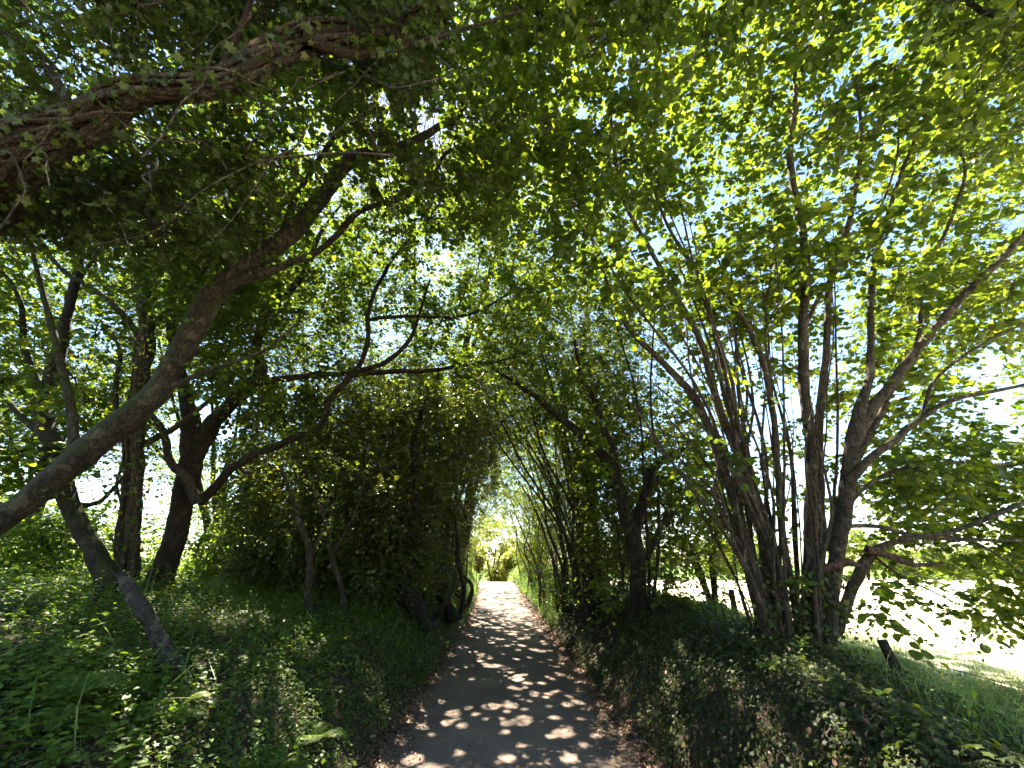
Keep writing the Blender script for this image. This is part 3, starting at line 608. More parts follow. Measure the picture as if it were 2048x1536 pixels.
for k in range(7):
    a0 = rng.uniform(-34, 34); q = []
    for v_ in np.linspace(1180, 600, 12): q.append(P(np.interp(v_, [600, 870, 1180], [288, 265, 248]) + a0 * (.55 + .45 * (v_ - 600) / 580) + rng.normal() * 5, v_, 5.22 + .1 * abs(a0) / 34))
    tube(vine, np.hstack([np.array(q), np.linspace(.022, .007, 12)[:, None]]), .05, 6, .15)
vine.build('ivy_stem', M['bark_pale'], T.root)
iv = MB(); m = 700; v_ = rng.uniform(480, 1150, m); pp = Pn(np.interp(v_, [480, 600, 870, 1150], [268, 288, 265, 250]) + rng.normal(size=m) * 30, v_, 5.3 + rng.normal(size=m) * .16)
leaves(iv, 'ivy', pp, rng.normal(size=(m, 3)) - UP, rng.normal(size=(m, 3)) + [0, -1, .3], rng.uniform(.04, .07, m), rng.random(m)); iv.build('ivy_foliage', M['ivy'], T.root)
c = np.vstack([region(220, -150, 480, 130, 640, 5.6, 7.6, .0, 22), region(110, -150, 300, 600, 850, 5.6, 7.5, .15, 23)])
foliage(T, c, 'round', (.06, .085), twigs=4, per=6)
T.finish()

# crooked tree at far left
T = Tree('crooked_tree', gpt(205, 1150, 4.9), 'crooked mossy tree leaning left at the left edge, bent low over the bank', bark=M['bark_dark'], leafmat=M['hazel']); T.wf = .86
T.limb([(222, 1185, 4.8, 66), (200, 1120, 4.9, 58), (165, 1050, 5, 52), (130, 970, 5.1, 54), (100, 880, 5.2, 58), (90, 800, 5.3, 52), (118, 700, 5.4, 40), (140, 600, 5.5, 28), (165, 500, 5.6, 20), (190, 380, 5.7, 10)], sides=14, bumpy=.2)
T.limb([(95, 870, 5.2, 28), (50, 840, 5.2, 20), (10, 795, 5.2, 15), (-60, 750, 5.2, 10)])
T.limb([(90, 820, 5.3, 30), (50, 700, 5.4, 20), (40, 600, 5.5, 14), (0, 540, 5.5, 10), (-60, 470, 5.5, 6)])
T.limb([(120, 985, 5.0, 26), (60, 1010, 5, 14), (-10, 1005, 5, 8)])
T.limb([(160, 1010, 5.1, 20), (200, 1005, 5.3, 14), (240, 960, 5.5, 9), (260, 930, 5.6, 5)])
c = np.vstack([region(150, -200, 330, 420, 900, 5.8, 8.2, .1, 31), region(50, -200, 120, 880, 1080, 4.6, 6.0, .1, 33)])
foliage(T, c, 'round', (.06, .09), twigs=4, per=6)
T.finish()

# leaning dead trunk in the foreground bank
d0 = gpt(332, 1318, 3.05)
T = Tree('dead_trunk', d0, 'grey broken dead trunk leaning out of the left bank in the foreground', 'dead trunk', bark=M['deadwood'], leafmat=M['dark']); T.wf = .78
T.limb([(352, 1362, 2.98, 96), (340, 1335, 3.0, 66), (325, 1300, 3.05, 52), (300, 1250, 3.15, 48), (268, 1200, 3.3, 42), (250, 1165, 3.45, 38), (238, 1145, 3.5, 20)], sides=14, step=.03, bumpy=.25)
T.limb([(300, 1262, 3.12, 10), (276, 1236, 3.05, 7), (262, 1228, 3.0, 4)])
T.finish()

# sapling trunks between the forked tree and the hedge
for q, lab in (([(618, 1232, 5.6, 16), (616, 1170, 5.6, 14), (618, 1110, 5.6, 13), (606, 1060, 5.6, 12), (585, 1000, 5.7, 9), (560, 930, 5.8, 6)], 'thin pale sapling trunk standing on the left bank in front of the hedge'),
               ([(690, 1242, 6.2, 13), (683, 1180, 6.2, 12), (664, 1110, 6.2, 11), (655, 1050, 6.2, 10), (620, 965, 6.3, 8), (590, 900, 6.4, 5)], 'thin crooked sapling just right of the pale sapling, against the dark hedge')):
    T = Tree('sapling', gpt(*q[0][:3]), lab, 'sapling', bark=M['bark_grey'], leafmat=M['hazel']); T.limb(q, bumpy=.25)
    T.limb([q[2], (q[2][0] + 40, q[2][1] - 70, q[2][2] + .2, 5), (q[2][0] + 70, q[2][1] - 160, q[2][2] + .3, 3)])
    u_ = q[0][0]; c = region(26, u_ - 110, u_ + 60, 860, 1080, 5.4, 6.8, -.2, u_); foliage(T, c, 'small', (.04, .06), twigs=4, per=7); T.finish()

# ------------------------------------------------------------------ evergreen hedge trees, left of the lane
hedge = [((850, 1248, 7.6), [(862, 1262, 7.6, 34), (835, 1215, 7.6, 30), (808, 1170, 7.6, 27), (800, 1120, 7.6, 25), (822, 1060, 7.7, 22), (830, 980, 7.8, 20), (828, 880, 7.9, 14), (850, 800, 8, 8)], (620, 960, 780, 1180, 6.9, 9.4, 620), 'gnarled evergreen at the near end of the left hedge with a twisted root like trunk'),
         ((760, 1235, 7.9), [(765, 1250, 7.9, 24), (752, 1190, 7.9, 20), (735, 1120, 8, 18), (745, 1040, 8.1, 15), (720, 930, 8.2, 10)], (470, 800, 880, 1180, 6.8, 9.6, 700), 'broad dark evergreen bush spreading left behind the two saplings'),
         ((905, 1232, 9.8), [(905, 1240, 9.8, 24), (885, 1190, 9.8, 21), (880, 1120, 9.9, 19), (893, 1040, 10, 16), (900, 940, 10.2, 12), (920, 840, 10.4, 8)], (700, 985, 720, 1170, 9.2, 12.5, 700), 'second gnarled evergreen along the left hedge, close beside the lane'),
         ((920, 1212, 13), [(922, 1216, 13, 18), (915, 1160, 13, 16), (918, 1090, 13.2, 13), (935, 1000, 13.5, 10), (950, 900, 13.8, 7)], (800, 990, 780, 1160, 12.5, 16.5, 560), 'slim evergreen mid way down the left hedge')]
for base, q, r, lab in hedge:
    T = Tree('evergreen_tree', gpt(*base), lab, group='evergreen trees in the left hedge', bark=M['bark_dark'], leafmat=M['ever'])
    T.limb(q, bumpy=.3, sides=10)
    bx, by, bt = base
    for k in range(9):
        i0 = rng.integers(0, 3); s0 = q[i0]; du = rng.uniform(-1, .25) * 1500 / bt; kk = rng.normal(size=3) * 160 / bt
        T.limb([(s0[0] + rng.normal() * 6, s0[1] + rng.uniform(-10, 20), s0[2] + .1, rng.uniform(6, 12)), (s0[0] + du * .35 + kk[0], s0[1] - 70 * 8 / bt, bt + rng.normal() * .3, 8), (s0[0] + du * .6 + kk[1], s0[1] - (130 + abs(kk[0])) * 8 / bt, bt + rng.normal() * .4, 6), (s0[0] + du * .9 + kk[2], s0[1] - 240 * 8 / bt, bt + rng.normal() * .5, 3)], bumpy=.25)
    n_ = r[6]; c = region(int(n_ * 1.35), r[0], r[1], r[2], r[3], r[4], r[5], .0, bx, scale=2.5)
    foliage(T, c, 'elm' if bt < 12 else 'small', (.058, .092), twigs=5, per=7, L=(.2, .42), tw_r=.002, jitn=.8, flat=.9, rmax=.012, keep=.22)
    T.finish()

# ------------------------------------------------------------------ big hazel clump on the right bank
T = Tree('hazel_tree', gpt(1610, 1310, 3.8), 'big many stemmed hazel fanning up from the right bank beside the fence', group='many stemmed trees on the right bank', bark=M['bark_pale'], leafmat=M['hazel']); T.wf = .80
stems = [
 [(1562, 1345, 3.7, 30), (1545, 1270, 3.75, 28), (1520, 1180, 3.8, 27), (1472, 1010, 3.9, 26), (1432, 900, 4, 24), (1392, 800, 4.1, 22), (1330, 730, 4.2, 17), (1255, 650, 4.3, 13), (1212, 560, 4.4, 9), (1180, 470, 4.5, 5)],
 [(1585, 1340, 3.7, 30), (1562, 1180, 3.75, 26), (1520, 1040, 3.8, 25), (1480, 920, 3.9, 24), (1432, 800, 4.0, 21), (1400, 680, 4.1, 17), (1350, 590, 4.2, 14), (1300, 500, 4.3, 11), (1245, 390, 4.4, 9), (1222, 230, 4.4, 8), (1205, 60, 4.4, 5)],
 [(1600, 1330, 3.8, 24), (1590, 1210, 3.8, 22), (1566, 1080, 3.8, 20), (1555, 950, 3.9, 19), (1545, 830, 3.9, 18), (1520, 710, 4, 16), (1460, 600, 4.1, 13), (1395, 545, 4.2, 11), (1330, 440, 4.3, 8), (1285, 300, 4.3, 5)],
 [(1622, 1330, 3.95, 42), (1618, 1200, 3.95, 38), (1620, 1080, 4, 36), (1626, 900, 4, 33), (1608, 780, 4, 30), (1606, 660, 4, 27), (1614, 560, 4, 24), (1602, 430, 4.1, 20), (1582, 320, 4.1, 17), (1592, 200, 4.1, 12), (1588, 40, 4.1, 7)],
 [(1642, 1320, 4.05, 30), (1640, 1150, 4.05, 26), (1644, 1000, 4.1, 24), (1640, 850, 4.1, 22), (1652, 700, 4.1, 20), (1662, 560, 4.1, 18), (1700, 430, 4.1, 15), (1722, 300, 4.1, 11), (1712, 150, 4.1, 7)],
 [(1655, 1325, 3.8, 50), (1665, 1200, 3.8, 46), (1684, 1060, 3.8, 44), (1704, 930, 3.8, 42), (1722, 840, 3.8, 38), (1738, 740, 3.9, 22), (1742, 620, 4, 18), (1752, 500, 4.1, 15), (1795, 370, 4.1, 12), (1842, 250, 4.1, 8)],
 [(1712, 890, 3.85, 36), (1760, 800, 3.85, 34), (1815, 720, 3.85, 30), (1870, 655, 3.85, 28), (1930, 585, 3.8, 26), (1990, 530, 3.8, 23), (2060, 455, 3.8, 19), (2150, 360, 3.8, 12)],
 [(1700, 960, 3.75, 28), (1735, 925, 3.7, 26), (1795, 880, 3.7, 23), (1845, 835, 3.65, 20), (1900, 800, 3.6, 16), (1980, 782, 3.6, 14), (2070, 762, 3.6, 11), (2200, 700, 3.6, 6)],
 [(1700, 1005, 3.9, 16), (1760, 955, 4, 14), (1830, 932, 4.1, 12), (1930, 925, 4.2, 10), (2060, 940, 4.3, 7), (2200, 960, 4.3, 4)],
 [(1690, 1052, 3.6, 14), (1760, 1052, 3.55, 13), (1810, 1068, 3.5, 14), (1870, 1070, 3.5, 15), (1940, 1050, 3.45, 16), (2000, 1025, 3.4, 18), (2060, 1000, 3.4, 18), (2180, 950, 3.4, 14)],
 [(1672, 1265, 4.0, 34), (1700, 1190, 4.0, 32), (1735, 1115, 4.0, 30), (1765, 1092, 4.0, 22), (1840, 1075, 4.0, 16), (1930, 1078, 4.0, 13), (2060, 1080, 4.0, 10), (2200, 1060, 4, 6)],
 [(1655, 1100, 3.95, 20), (1700, 950, 4.2, 20), (1780, 790, 4.3, 16), (1835, 680, 4.3, 14), (1850, 560, 4.3, 12), (1905, 430, 4.3, 11), (1930, 330, 4.2, 9), (1885, 230, 4.2, 7), (1960, 130, 4.2, 5)],
 [(1842, 835, 3.65, 12), (1870, 760, 3.7, 11), (1960, 690, 3.7, 10), (2060, 640, 3.7, 8), (2180, 560, 3.7, 5)],
 [(1606, 660, 4, 13), (1660, 560, 4.2, 12), (1730, 480, 4.3, 10), (1790, 330, 4.4, 7), (1800, 200, 4.4, 5)],
 [(1880, 1068, 3.5, 10), (1960, 1090, 3.4, 9), (2060, 1160, 3.3, 6), (2160, 1250, 3.2, 3)],
 [(1745, 1110, 4.0, 9), (1800, 1150, 3.9, 7), (1900, 1200, 3.7, 5), (2020, 1260, 3.5, 3)],
 [(1520, 1040, 3.8, 10), (1440, 960, 4.3, 9), (1390, 900, 4.6, 7), (1340, 840, 4.8, 4)],
 [(1935, 25, 3.6, 14), (1990, 25, 3.5, 16), (2060, 35, 3.4, 18), (2200, 60, 3.4, 16), (2400, 400, 3.6, 14), (2600, 800, 3.8, 12)][::-1],
]
for q in stems[:-1]: T.limb(q, bumpy=.16, sides=10, step=.07)
for k in range(34):                       # thin poles of the clump
    u0 = rng.uniform(1520, 1665); t0 = rng.uniform(3.6, 4.4); f = (u0 - 1600) / 70; w0 = 5 + 13 * rng.random() ** 1.8
    ut = u0 + (-70 + 110 * f) * rng.uniform(.3, 1.4); vt = rng.uniform(350, 900)
    a = [(u0, 1330, t0, w0)]
    for s_ in (.25, .5, .75, 1.0): a.append((u0 + (ut - u0) * s_ ** 1.25 + rng.normal() * 14, 1330 + (vt - 1330) * s_, t0 + .4 * s_ * rng.normal(), w0 * (1 - .85 * s_)))
    T.limb(a, bumpy=.16, sides=7, step=.08)
for k in range(16):                       # slimmer stems fanning to the left over the lane
    u0 = rng.uniform(1535, 1610); t0 = rng.uniform(3.6, 4.1); ut = rng.uniform(1130, 1520); vt = rng.uniform(380, 820); w0 = rng.uniform(9, 21); a = [(u0, 1335, t0, w0)]
    for s_ in (.2, .4, .6, .8, 1.0): a.append((u0 + (ut - u0) * s_ ** 1.5 + rng.normal() * 13, 1335 + (vt - 1335) * s_, t0 + .5 * s_ * rng.random(), w0 * (1 - .8 * s_)))
    T.limb(a, bumpy=.18, sides=8, step=.07)
red = MB()
for q in ([(1640, 1142, 3.72, 12), (1670, 1130, 3.7, 15), (1700, 1126, 3.68, 14), (1715, 1131, 3.67, 9), (1730, 1129, 3.66, 3)], [(1735, 1098, 3.95, 16), (1780, 1112, 3.9, 13), (1830, 1128, 3.85, 10), (1888, 1126, 3.8, 4)]):
    tube(red, [tuple(P(a, b_, c_)) + (d_ * c_ / FPX / 2,) for a, b_, c_, d_ in q], .03, 8, .4)
o = red.build('broken_branch', M['redwood'], T.root); o['label'] = 'split reddish broken branch stubs'
c = np.vstack([region(720, 1090, 2200, -150, 620, 3.6, 5.8, -.15, 41, scale=1.3), region(260, 1420, 2250, 520, 1000, 3.9, 6.2, .0, 42, scale=1.4),
               region(120, 1780, 2250, 900, 1190, 3.8, 5.8, -.1, 43, scale=1.6), region(45, 1760, 2250, 1150, 1280, 3.8, 5.2, -.0, 44, scale=1.8, zmin=.35),
               region(160, 1000, 1700, -500, -50, 3.2, 4.6, -.1, 45), region(110, 980, 1340, -60, 420, 3.6, 5.4, -.35, 49), region(90, 1370, 1600, 850, 1200, 3.5, 4.4, .1, 46)])
pu, pv, pt = proj(c); rr_ = rng.random(len(c))
c = c[~((pu > 1740) & (pu < 2100) & (pv > 1285)) & (c[:, 2] > 1.0) & ~((pu > 1320) & (pu < 1780) & (pv > 660) & (pt < 4.7) & (rr_ < .93)) & ~((pu > 1700) & (pv > 1130) & (rr_ < .45))]
foliage(T, c, 'round', (.065, .10), twigs=4, per=6, L=(.22, .42), jitn=.5, tint=(0, .88))
ss = np.vstack(T.sk); ss = ss[(ss[:, 2] < 3.4)]; j = rng.integers(0, len(ss), 80); cc = ss[j, :3] + rng.normal(size=(80, 3)) * .05
sprays(T.leaf, T.twig, cc, rng.normal(size=(80, 3)) + UP * .3 - np.array([0, .4, 0]), 'round', (.04, .075), twigs=1, per=5, L=(.12, .3))
iv = MB(); m = 1500; v_ = 1350 - 210 * rng.random(m) ** 1.7; pp = Pn(1605 + (35 + (v_ - 1060) * .17) * rng.normal(size=m) * .8, v_, 3.6 + .35 * rng.random(m))
leaves(iv, 'ivy', pp, rng.normal(size=(m, 3)) - UP, rng.normal(size=(m, 3)) * .7 + [0, -1, .4], rng.uniform(.03, .06, m), rng.random(m)); iv.build('ivy_foliage', M['ivy'], T.root)
T.finish('stems')
# tree outside the frame whose bough hangs in at the top right corner
T = Tree('overhanging_tree', onground(4.6, 1.0), 'grey bough hanging into the very top right corner over the hazel', bark=M['bark_grey'], leafmat=M['hazel'])
b = T.base
T.limb([(b[0], b[1], b[2] - .2, .14), (4.7, 1.1, 2.6, .12), (4.4, 1.2, 4.4, .09), tuple(P(2120, 30, 3.3)) + (.05,), tuple(P(2040, 25, 3.4)) + (.035,), tuple(P(1985, 28, 3.5)) + (.03,), tuple(P(1940, 8, 3.6)) + (.022,), tuple(P(1900, -60, 3.7)) + (.012,)], raw=True)
c = region(70, 1850, 2300, -300, 120, 2.9, 4.2, -.1, 48); foliage(T, c, 'round', (.06, .09), twigs=4, per=6); T.finish()

# ------------------------------------------------------------------ further clumps down the right bank
def clump(base, lab, nst, spread, vtop, reg, lm, traced=(), size=(.06, .085), kind='small', bark='bark_pale', grp='many stemmed trees on the right bank', wd=(.014, .11), lean=-1.0):
    T = Tree('hazel_tree', gpt(*base), lab, group=grp, bark=M[bark], leafmat=M[lm])
    bu, bv, bt = base; sc = 8 / bt
    for q in traced: T.limb(q, bumpy=.16, sides=9)
    for k in range(nst):
        f = rng.uniform(-1, 1); u0 = bu + f * spread * .38; t0 = bt + rng.uniform(-.5, .5); w0 = (wd[0] + (wd[1] - wd[0]) * rng.random() ** 2.2) * FPX / bt
        ut = u0 + (lean * rng.uniform(.1, 1.0) * 120 + f * spread * .8) * sc; vt = rng.uniform(vtop, vtop + 180)
        a = [(u0, bv + 12, t0, w0)]
        for s_ in (.2, .45, .7, 1.0): a.append((u0 + (ut - u0) * s_ ** 1.7 + rng.normal() * 11 * sc, bv + (vt - bv) * s_, t0 + .5 * s_ * rng.normal(), w0 * (1 - .65 * s_)))
        T.limb(a, bumpy=.14, sides=7, step=.14)
    c = np.vstack([region(*r, scale=1.3) for r in reg] + [region(int(45 + 2 * nst), bu - 90 * sc, bu + 80 * sc, bv - 330 * sc, bv - 10, bt - 1.0, bt + 2.0, -.05, bu, scale=1.8, zmin=.1)])
    foliage(T, c, kind, size, twigs=5, per=7, L=(.22, .5), tw_r=.003, jitn=.6)
    T.finish('stems')
clump((1278, 1240, 6.4), 'dark forked hazel behind the ivy mound of the right bank, second clump from the camera', 9, 60, 600,
      [(190, 1010, 1420, 540, 900, 6.2, 8.6, -.1, 51), (120, 1180, 1480, 820, 1110, 6.6, 8.4, .1, 52)], 'hazel', traced=[
      [(1280, 1262, 6.4, 44), (1277, 1180, 6.4, 34), (1270, 1100, 6.4, 31), (1250, 1010, 6.4, 28), (1222, 935, 6.5, 24), (1190, 890, 6.5, 19), (1150, 858, 6.6, 16), (1085, 805, 6.8, 12), (1030, 765, 7, 9), (985, 735, 7.1, 5)],
      [(1268, 1075, 6.4, 24), (1292, 990, 6.5, 22), (1308, 935, 6.5, 18), (1350, 905, 6.6, 12), (1410, 890, 6.7, 7)],
      [(1240, 985, 6.4, 18), (1222, 890, 6.5, 15), (1190, 805, 6.6, 12), (1160, 745, 6.7, 10), (1150, 680, 6.8, 6)],
      [(1290, 1120, 6.4, 14), (1330, 1040, 6.6, 11), (1400, 1000, 6.8, 8)]], kind='round', size=(.06, .085), bark='bark_dark')
clump((1190, 1222, 8.0), 'close bundle of leaning grey stems in the right hedge, third clump from the camera', 22, 110, 700,
      [(230, 1000, 1330, 600, 1010, 7.8, 10.5, -.15, 53), (80, 1100, 1330, 950, 1150, 8.2, 10, .1, 54)], 'dark', size=(.06, .085), bark='bark_grey')
clump((1135, 1212, 10.5), 'dense stand of thin poles in the right hedge, fourth clump from the camera', 18, 90, 780,
      [(300, 960, 1260, 620, 1030, 10.5, 14, -.15, 55)], 'dark', bark='bark_grey')
clump((1098, 1200, 14), 'slender stems mid way along the right side of the lane, fifth clump', 14, 80, 850,
      [(330, 960, 1200, 640, 1060, 14, 18, -.15, 57)], 'hazel', size=(.07, .10))
clump((1078, 1188, 19), 'sunlit pale stems on the right near the crest of the lane', 12, 70, 900,
      [(520, 985, 1160, 740, 1130, 17, 24, -.2, 59)], 'hazel', size=(.08, .12))
clump((1058, 1180, 26), 'farthest pale stems on the right at the crest of the lane', 10, 50, 960,
      [(330, 985, 1120, 860, 1130, 25, 33, -.2, 61)], 'hazel', size=(.09, .13))
# far end of the left hedge
LG = 'slender trees at the far end of the left hedge'
clump((925, 1195, 17), 'slender ivy hung stems leaning over the lane past the evergreens', 10, 70, 820,
      [(420, 820, 1040, 640, 1040, 15, 20, -.15, 63), (150, 790, 950, 1000, 1170, 15, 19, -.1, 64)], 'dark', size=(.07, .10), grp=LG, lean=1.0,
      traced=[[(915, 1200, 15, 16), (920, 1130, 15, 13), (935, 1060, 15, 11), (950, 980, 15, 9), (970, 900, 15.2, 5)]], bark='bark_dark')
clump((938, 1182, 24), 'pale leaning stems at the left of the far lane opening', 8, 50, 960,
      [(260, 850, 990, 860, 1130, 22, 29, -.1, 65)], 'hazel', size=(.08, .12), grp=LG, lean=.8)
# tall trees whose tops fill the gap over the lane
for base, lab, rg in (((850, 1190, 13.5), 'tall airy tree standing behind the left hedge, crown reaching over the lane', [(760, 600, 1120, 330, 900, 11, 15.5, -.15, 71)]),
                      ((1180, 1200, 15.5), 'tall airy tree behind the right hedge, crown reaching over the lane', [(480, 930, 1280, 380, 900, 12, 17, -.1, 72)]),
                      ((690, 1180, 15), 'tall tree behind the left hedge, seen between the forked tree and the evergreens', [(560, 300, 760, 480, 960, 12, 17, .05, 73)])):
    T = Tree('tall_tree', gpt(*base), lab, group='tall trees behind the hedges', bark=M['bark_grey'], leafmat=M['hazel'])
    bu, bv, bt = base; r = rg[0]; pass
    for k in range(6):
        ut = rng.uniform(r[1] + 40, r[2] - 40); vt = rng.uniform(r[3], r[3] + 200)
        T.limb([(bu + rng.normal() * 4, bv + 5, bt, 14), (bu + (ut - bu) * .15, bv + (vt - bv) * .3, bt, 12), (bu + (ut - bu) * .5 + rng.normal() * 15, bv + (vt - bv) * .6, bt - .5, 8), (ut, vt, bt - 1, 3)], sides=7, step=.3)
    c = region(*r, scale=.9); foliage(T, c, 'small', (.08, .12), twigs=5, per=7, L=(.3, .6), tw_r=.003, keep=.6, rmax=.02, step=.4, jitn=.6); T.finish()
# trees behind on the far left
for k, (base, lab, r) in enumerate((((60, 1120, 9), 'leafy tree behind the crooked tree at the far left', (480, -250, 300, 500, 1090, 8.5, 11.5, .0, 81)),
                     ((430, 1125, 10.5), 'light leafy tree standing in the sunny clearing behind the forked tree', (520, 180, 620, 480, 1070, 9, 12.5, .05, 82)))):
    T = Tree('leafy_tree', gpt(*base), lab, group='leafy trees behind the left bank', bark=M['bark_grey'], leafmat=M['hazel'])
    bu, bv, bt = base
    for j in range(6):
        ut = rng.uniform(r[1], r[2]); vt = rng.uniform(r[3], r[4] - 150)
        T.limb([(bu + rng.normal() * 5, bv + 5, bt, 16), (bu + (ut - bu) * .2, bv - 150, bt, 13), (bu + (ut - bu) * .6, (bv + vt) / 2 - 40, bt, 8), (ut, vt, bt, 3)], sides=7, step=.2)
    c = region(*r, scale=1.1); foliage(T, c, 'small', (.07, .10), twigs=5, per=6, L=(.25, .5), tw_r=.003, keep=.6, jitn=.6); T.finish()

# ------------------------------------------------------------------ bushes and far trees
def bushy(name, base, rad, h, n, mat, lab, cat, group, size, kind='small', trunk_h=.0, bark='bark_grey', gap=-.1, seed=0):
    T = Tree(name, base, lab, cat, group, M[bark], M[mat])
    for j in range(5):
        a = rng.uniform(0, 6.28); T.limb([(base[0], base[1], base[2] - .1, .012 * h + .02), (base[0] + .2 * rad * math.cos(a), base[1] + .2 * rad * math.sin(a), base[2] + .35 * h, .010 * h + .015), (base[0] + .6 * rad * math.cos(a), base[1] + .6 * rad * math.sin(a), base[2] + .75 * h, .01)], raw=True, sides=6, step=.4)
    m = n * 3; q = nz(rng.normal(size=(m, 3))) * (rng.random(m) ** .45)[:, None]; p = np.array([base[0], base[1], base[2] + trunk_h + (h - trunk_h) * .5]) + q * [rad, rad, (h - trunk_h) * .5]
    k = noise3(p, 2.2 / max(rad, .8), seed) > gap + .3 * rng.normal(size=m) * .4; p = p[k & (p[:, 2] > base[2] + .1)][:n]
    foliage(T, p, kind, size, twigs=5, per=6, L=(.2 * rad ** .5, .42 * rad ** .5), tw_r=.003 * max(1, rad / 2), keep=.25, step=.5, rmax=.03, jitn=.6); T.finish()
blabs = ['broad bramble bush in the sun beyond the left bank, nearest the forked tree', 'low sunny bush left of the ivy clad trunk', 'rounded green bush in the clearing behind the sapling', 'tall pale green bush at the back of the left clearing', 'spreading bush at the far left edge of the clearing', 'dense bush behind the evergreen hedge on the left', 'small bright bush at the foot of the leafy tree']
bpos = [(-6.6, 10.5, 1.4, 1.9), (-9.0, 9.0, 1.6, 1.8), (-5.6, 13, 1.8, 2.4), (-10, 15, 2.6, 3.4), (-14.5, 10.5, 2.6, 3.0), (-5.0, 17.5, 2.0, 3.2), (-8.0, 12.5, 1.1, 1.6)]
for k, ((x, y, r_, h_), lab) in enumerate(zip(bpos, blabs)):
    bushy('bush', onground(x, y), r_, h_, int(190 * r_), 'herb', lab, 'bush', 'bushes in the sunny clearing on the left', (.07, .12), 'oval', seed=k * 3)
flabs = ['yellow green sunlit tree arching from the left beyond the crest of the lane', 'round sunlit tree closing the right of the far lane opening', 'darker tree in the middle distance beyond the crest', 'low sunlit bush just beyond the crest on the left', 'low sunlit bush just beyond the crest on the right']
fpos = [(-1.9, 44, 3.3, 7.0, 'sunny', .4), (1.3, 47, 2.2, 3.3, 'sunny', .2), (-1.2, 52, 1.6, 3.6, 'hazel', .6), (-3.6, 37, 1.3, 2.4, 'sunny', 0), (.4, 39, 1.2, 1.9, 'sunny', 0)]
for k, ((x, y, r_, h_, m_, th), lab) in enumerate(zip(fpos, flabs)):
    bushy('far_tree' if k < 3 else 'far_bush', onground(x, y), r_, h_, 700, m_, lab, 'tree' if k < 3 else 'bush', 'trees beyond the crest of the lane', (.13, .22), 'elm', trunk_h=th, seed=k * 5)
hl = ['first', 'second', 'third', 'fourth', 'fifth', 'sixth', 'seventh', 'eighth', 'ninth']
for k in range(9):
    x = 7 + k * 6.2 + rng.normal() * 1.0; y = 44 - k * .6 + rng.normal() * 1.2
    bushy('hedgerow_tree', onground(x, y), rng.uniform(2.8, 3.8), rng.uniform(2.6, 5.5), 260, 'hazel', f'{hl[k]} tree from the lane in the hedgerow at the far side of the pale field', 'tree', 'hedgerow trees beyond the field', (.2, .34), 'small', seed=k * 7)
# hawthorn scrub along the fence behind the second clump
for k, (x, y, r_, h_, lab) in enumerate([(4.0, 9.0, 1.0, 2.6, 'twiggy scrub by the fence between the big hazel and the second clump'), (3.9, 13.5, 1.1, 3.0, 'taller scrub further along the fence behind the right hedge')]):
    bushy('scrub_bush', onground(x, y), r_, h_, 110, 'hazel', lab, 'bush', 'scrub along the field fence', (.05, .08), 'oval', seed=k + 70, gap=.1)

# ------------------------------------------------------------------ field fence: posts and barbed wire
wm, n_, o_ = newmat('rusty_wire'); bb = N(n_, 'BsdfPrincipled', Roughness=.6, Metallic=.7); bb.inputs['Base Color'].default_value = (.12, .09, .07, 1); n_.links.new(bb.outputs[0], o_.inputs[0])
fr = empty('wire_fence', onground(3.85, 4.75), 'barbed wire field fence with weathered wooden posts behind the big hazel', 'fence')
posts = [(3.86, 1.8), (3.85, 4.75), (3.85, 7.9), (3.8, 11.0), (3.8, 14.2)]
tops = []
for i, (x, y) in enumerate(posts):
    z = float(height(x, y)); mb = MB(); h_ = .50 if i == 1 else .5; lx = -.10 if i == 1 else rng.normal() * .03; r_ = .048
    q = np.array([[x + .0, y, z - .3, r_], [x + lx * .3, y, z + h_ * .35, r_ * 1.03], [x + lx * .7, y, z + h_ * .7, r_ * .98], [x + lx, y, z + h_, r_ * .95]])
    v, f, _ = ring_mesh(catmull(q, .05), 9, .12, i); mb.add(v, f, .5, False); c_ = v[-9:]; mb.add(np.vstack([c_, c_.mean(0) + [0, 0, .01]]), np.stack([np.arange(9), (np.arange(9) + 1) % 9, np.full(9, 9)], 1))
    mb.build('post', M['bark_dark'], fr); tops.append((x + lx, y, z, h_))
for lev in (.88, .5):
    mb = MB()
    for a, b_ in zip(tops[:-1], tops[1:]):
        pa = np.array([a[0] - .05, a[1], a[2] + a[3] * lev]); pb = np.array([b_[0] - .05, b_[1], b_[2] + b_[3] * lev]); s_ = np.linspace(0, 1, 24)[:, None]
        q = pa + (pb - pa) * s_ - UP * (.06 * 4 * s_ * (1 - s_)); v, f, _ = ring_mesh(np.hstack([q, np.full((24, 1), .0028)]), 5); mb.add(v, f, .5, True)
        for s2 in np.arange(.03, .98, .036):
            p0 = pa + (pb - pa) * s2 - UP * (.24 * s2 * (1 - s2)); d = nz(rng.normal(size=3)) * .02
            v, f, _ = ring_mesh(np.array([[*(p0 - d), .0014], [*(p0 + d), .0014]]), 4); mb.add(v, f, .5)
    mb.build('barbed_wire', wm, fr)

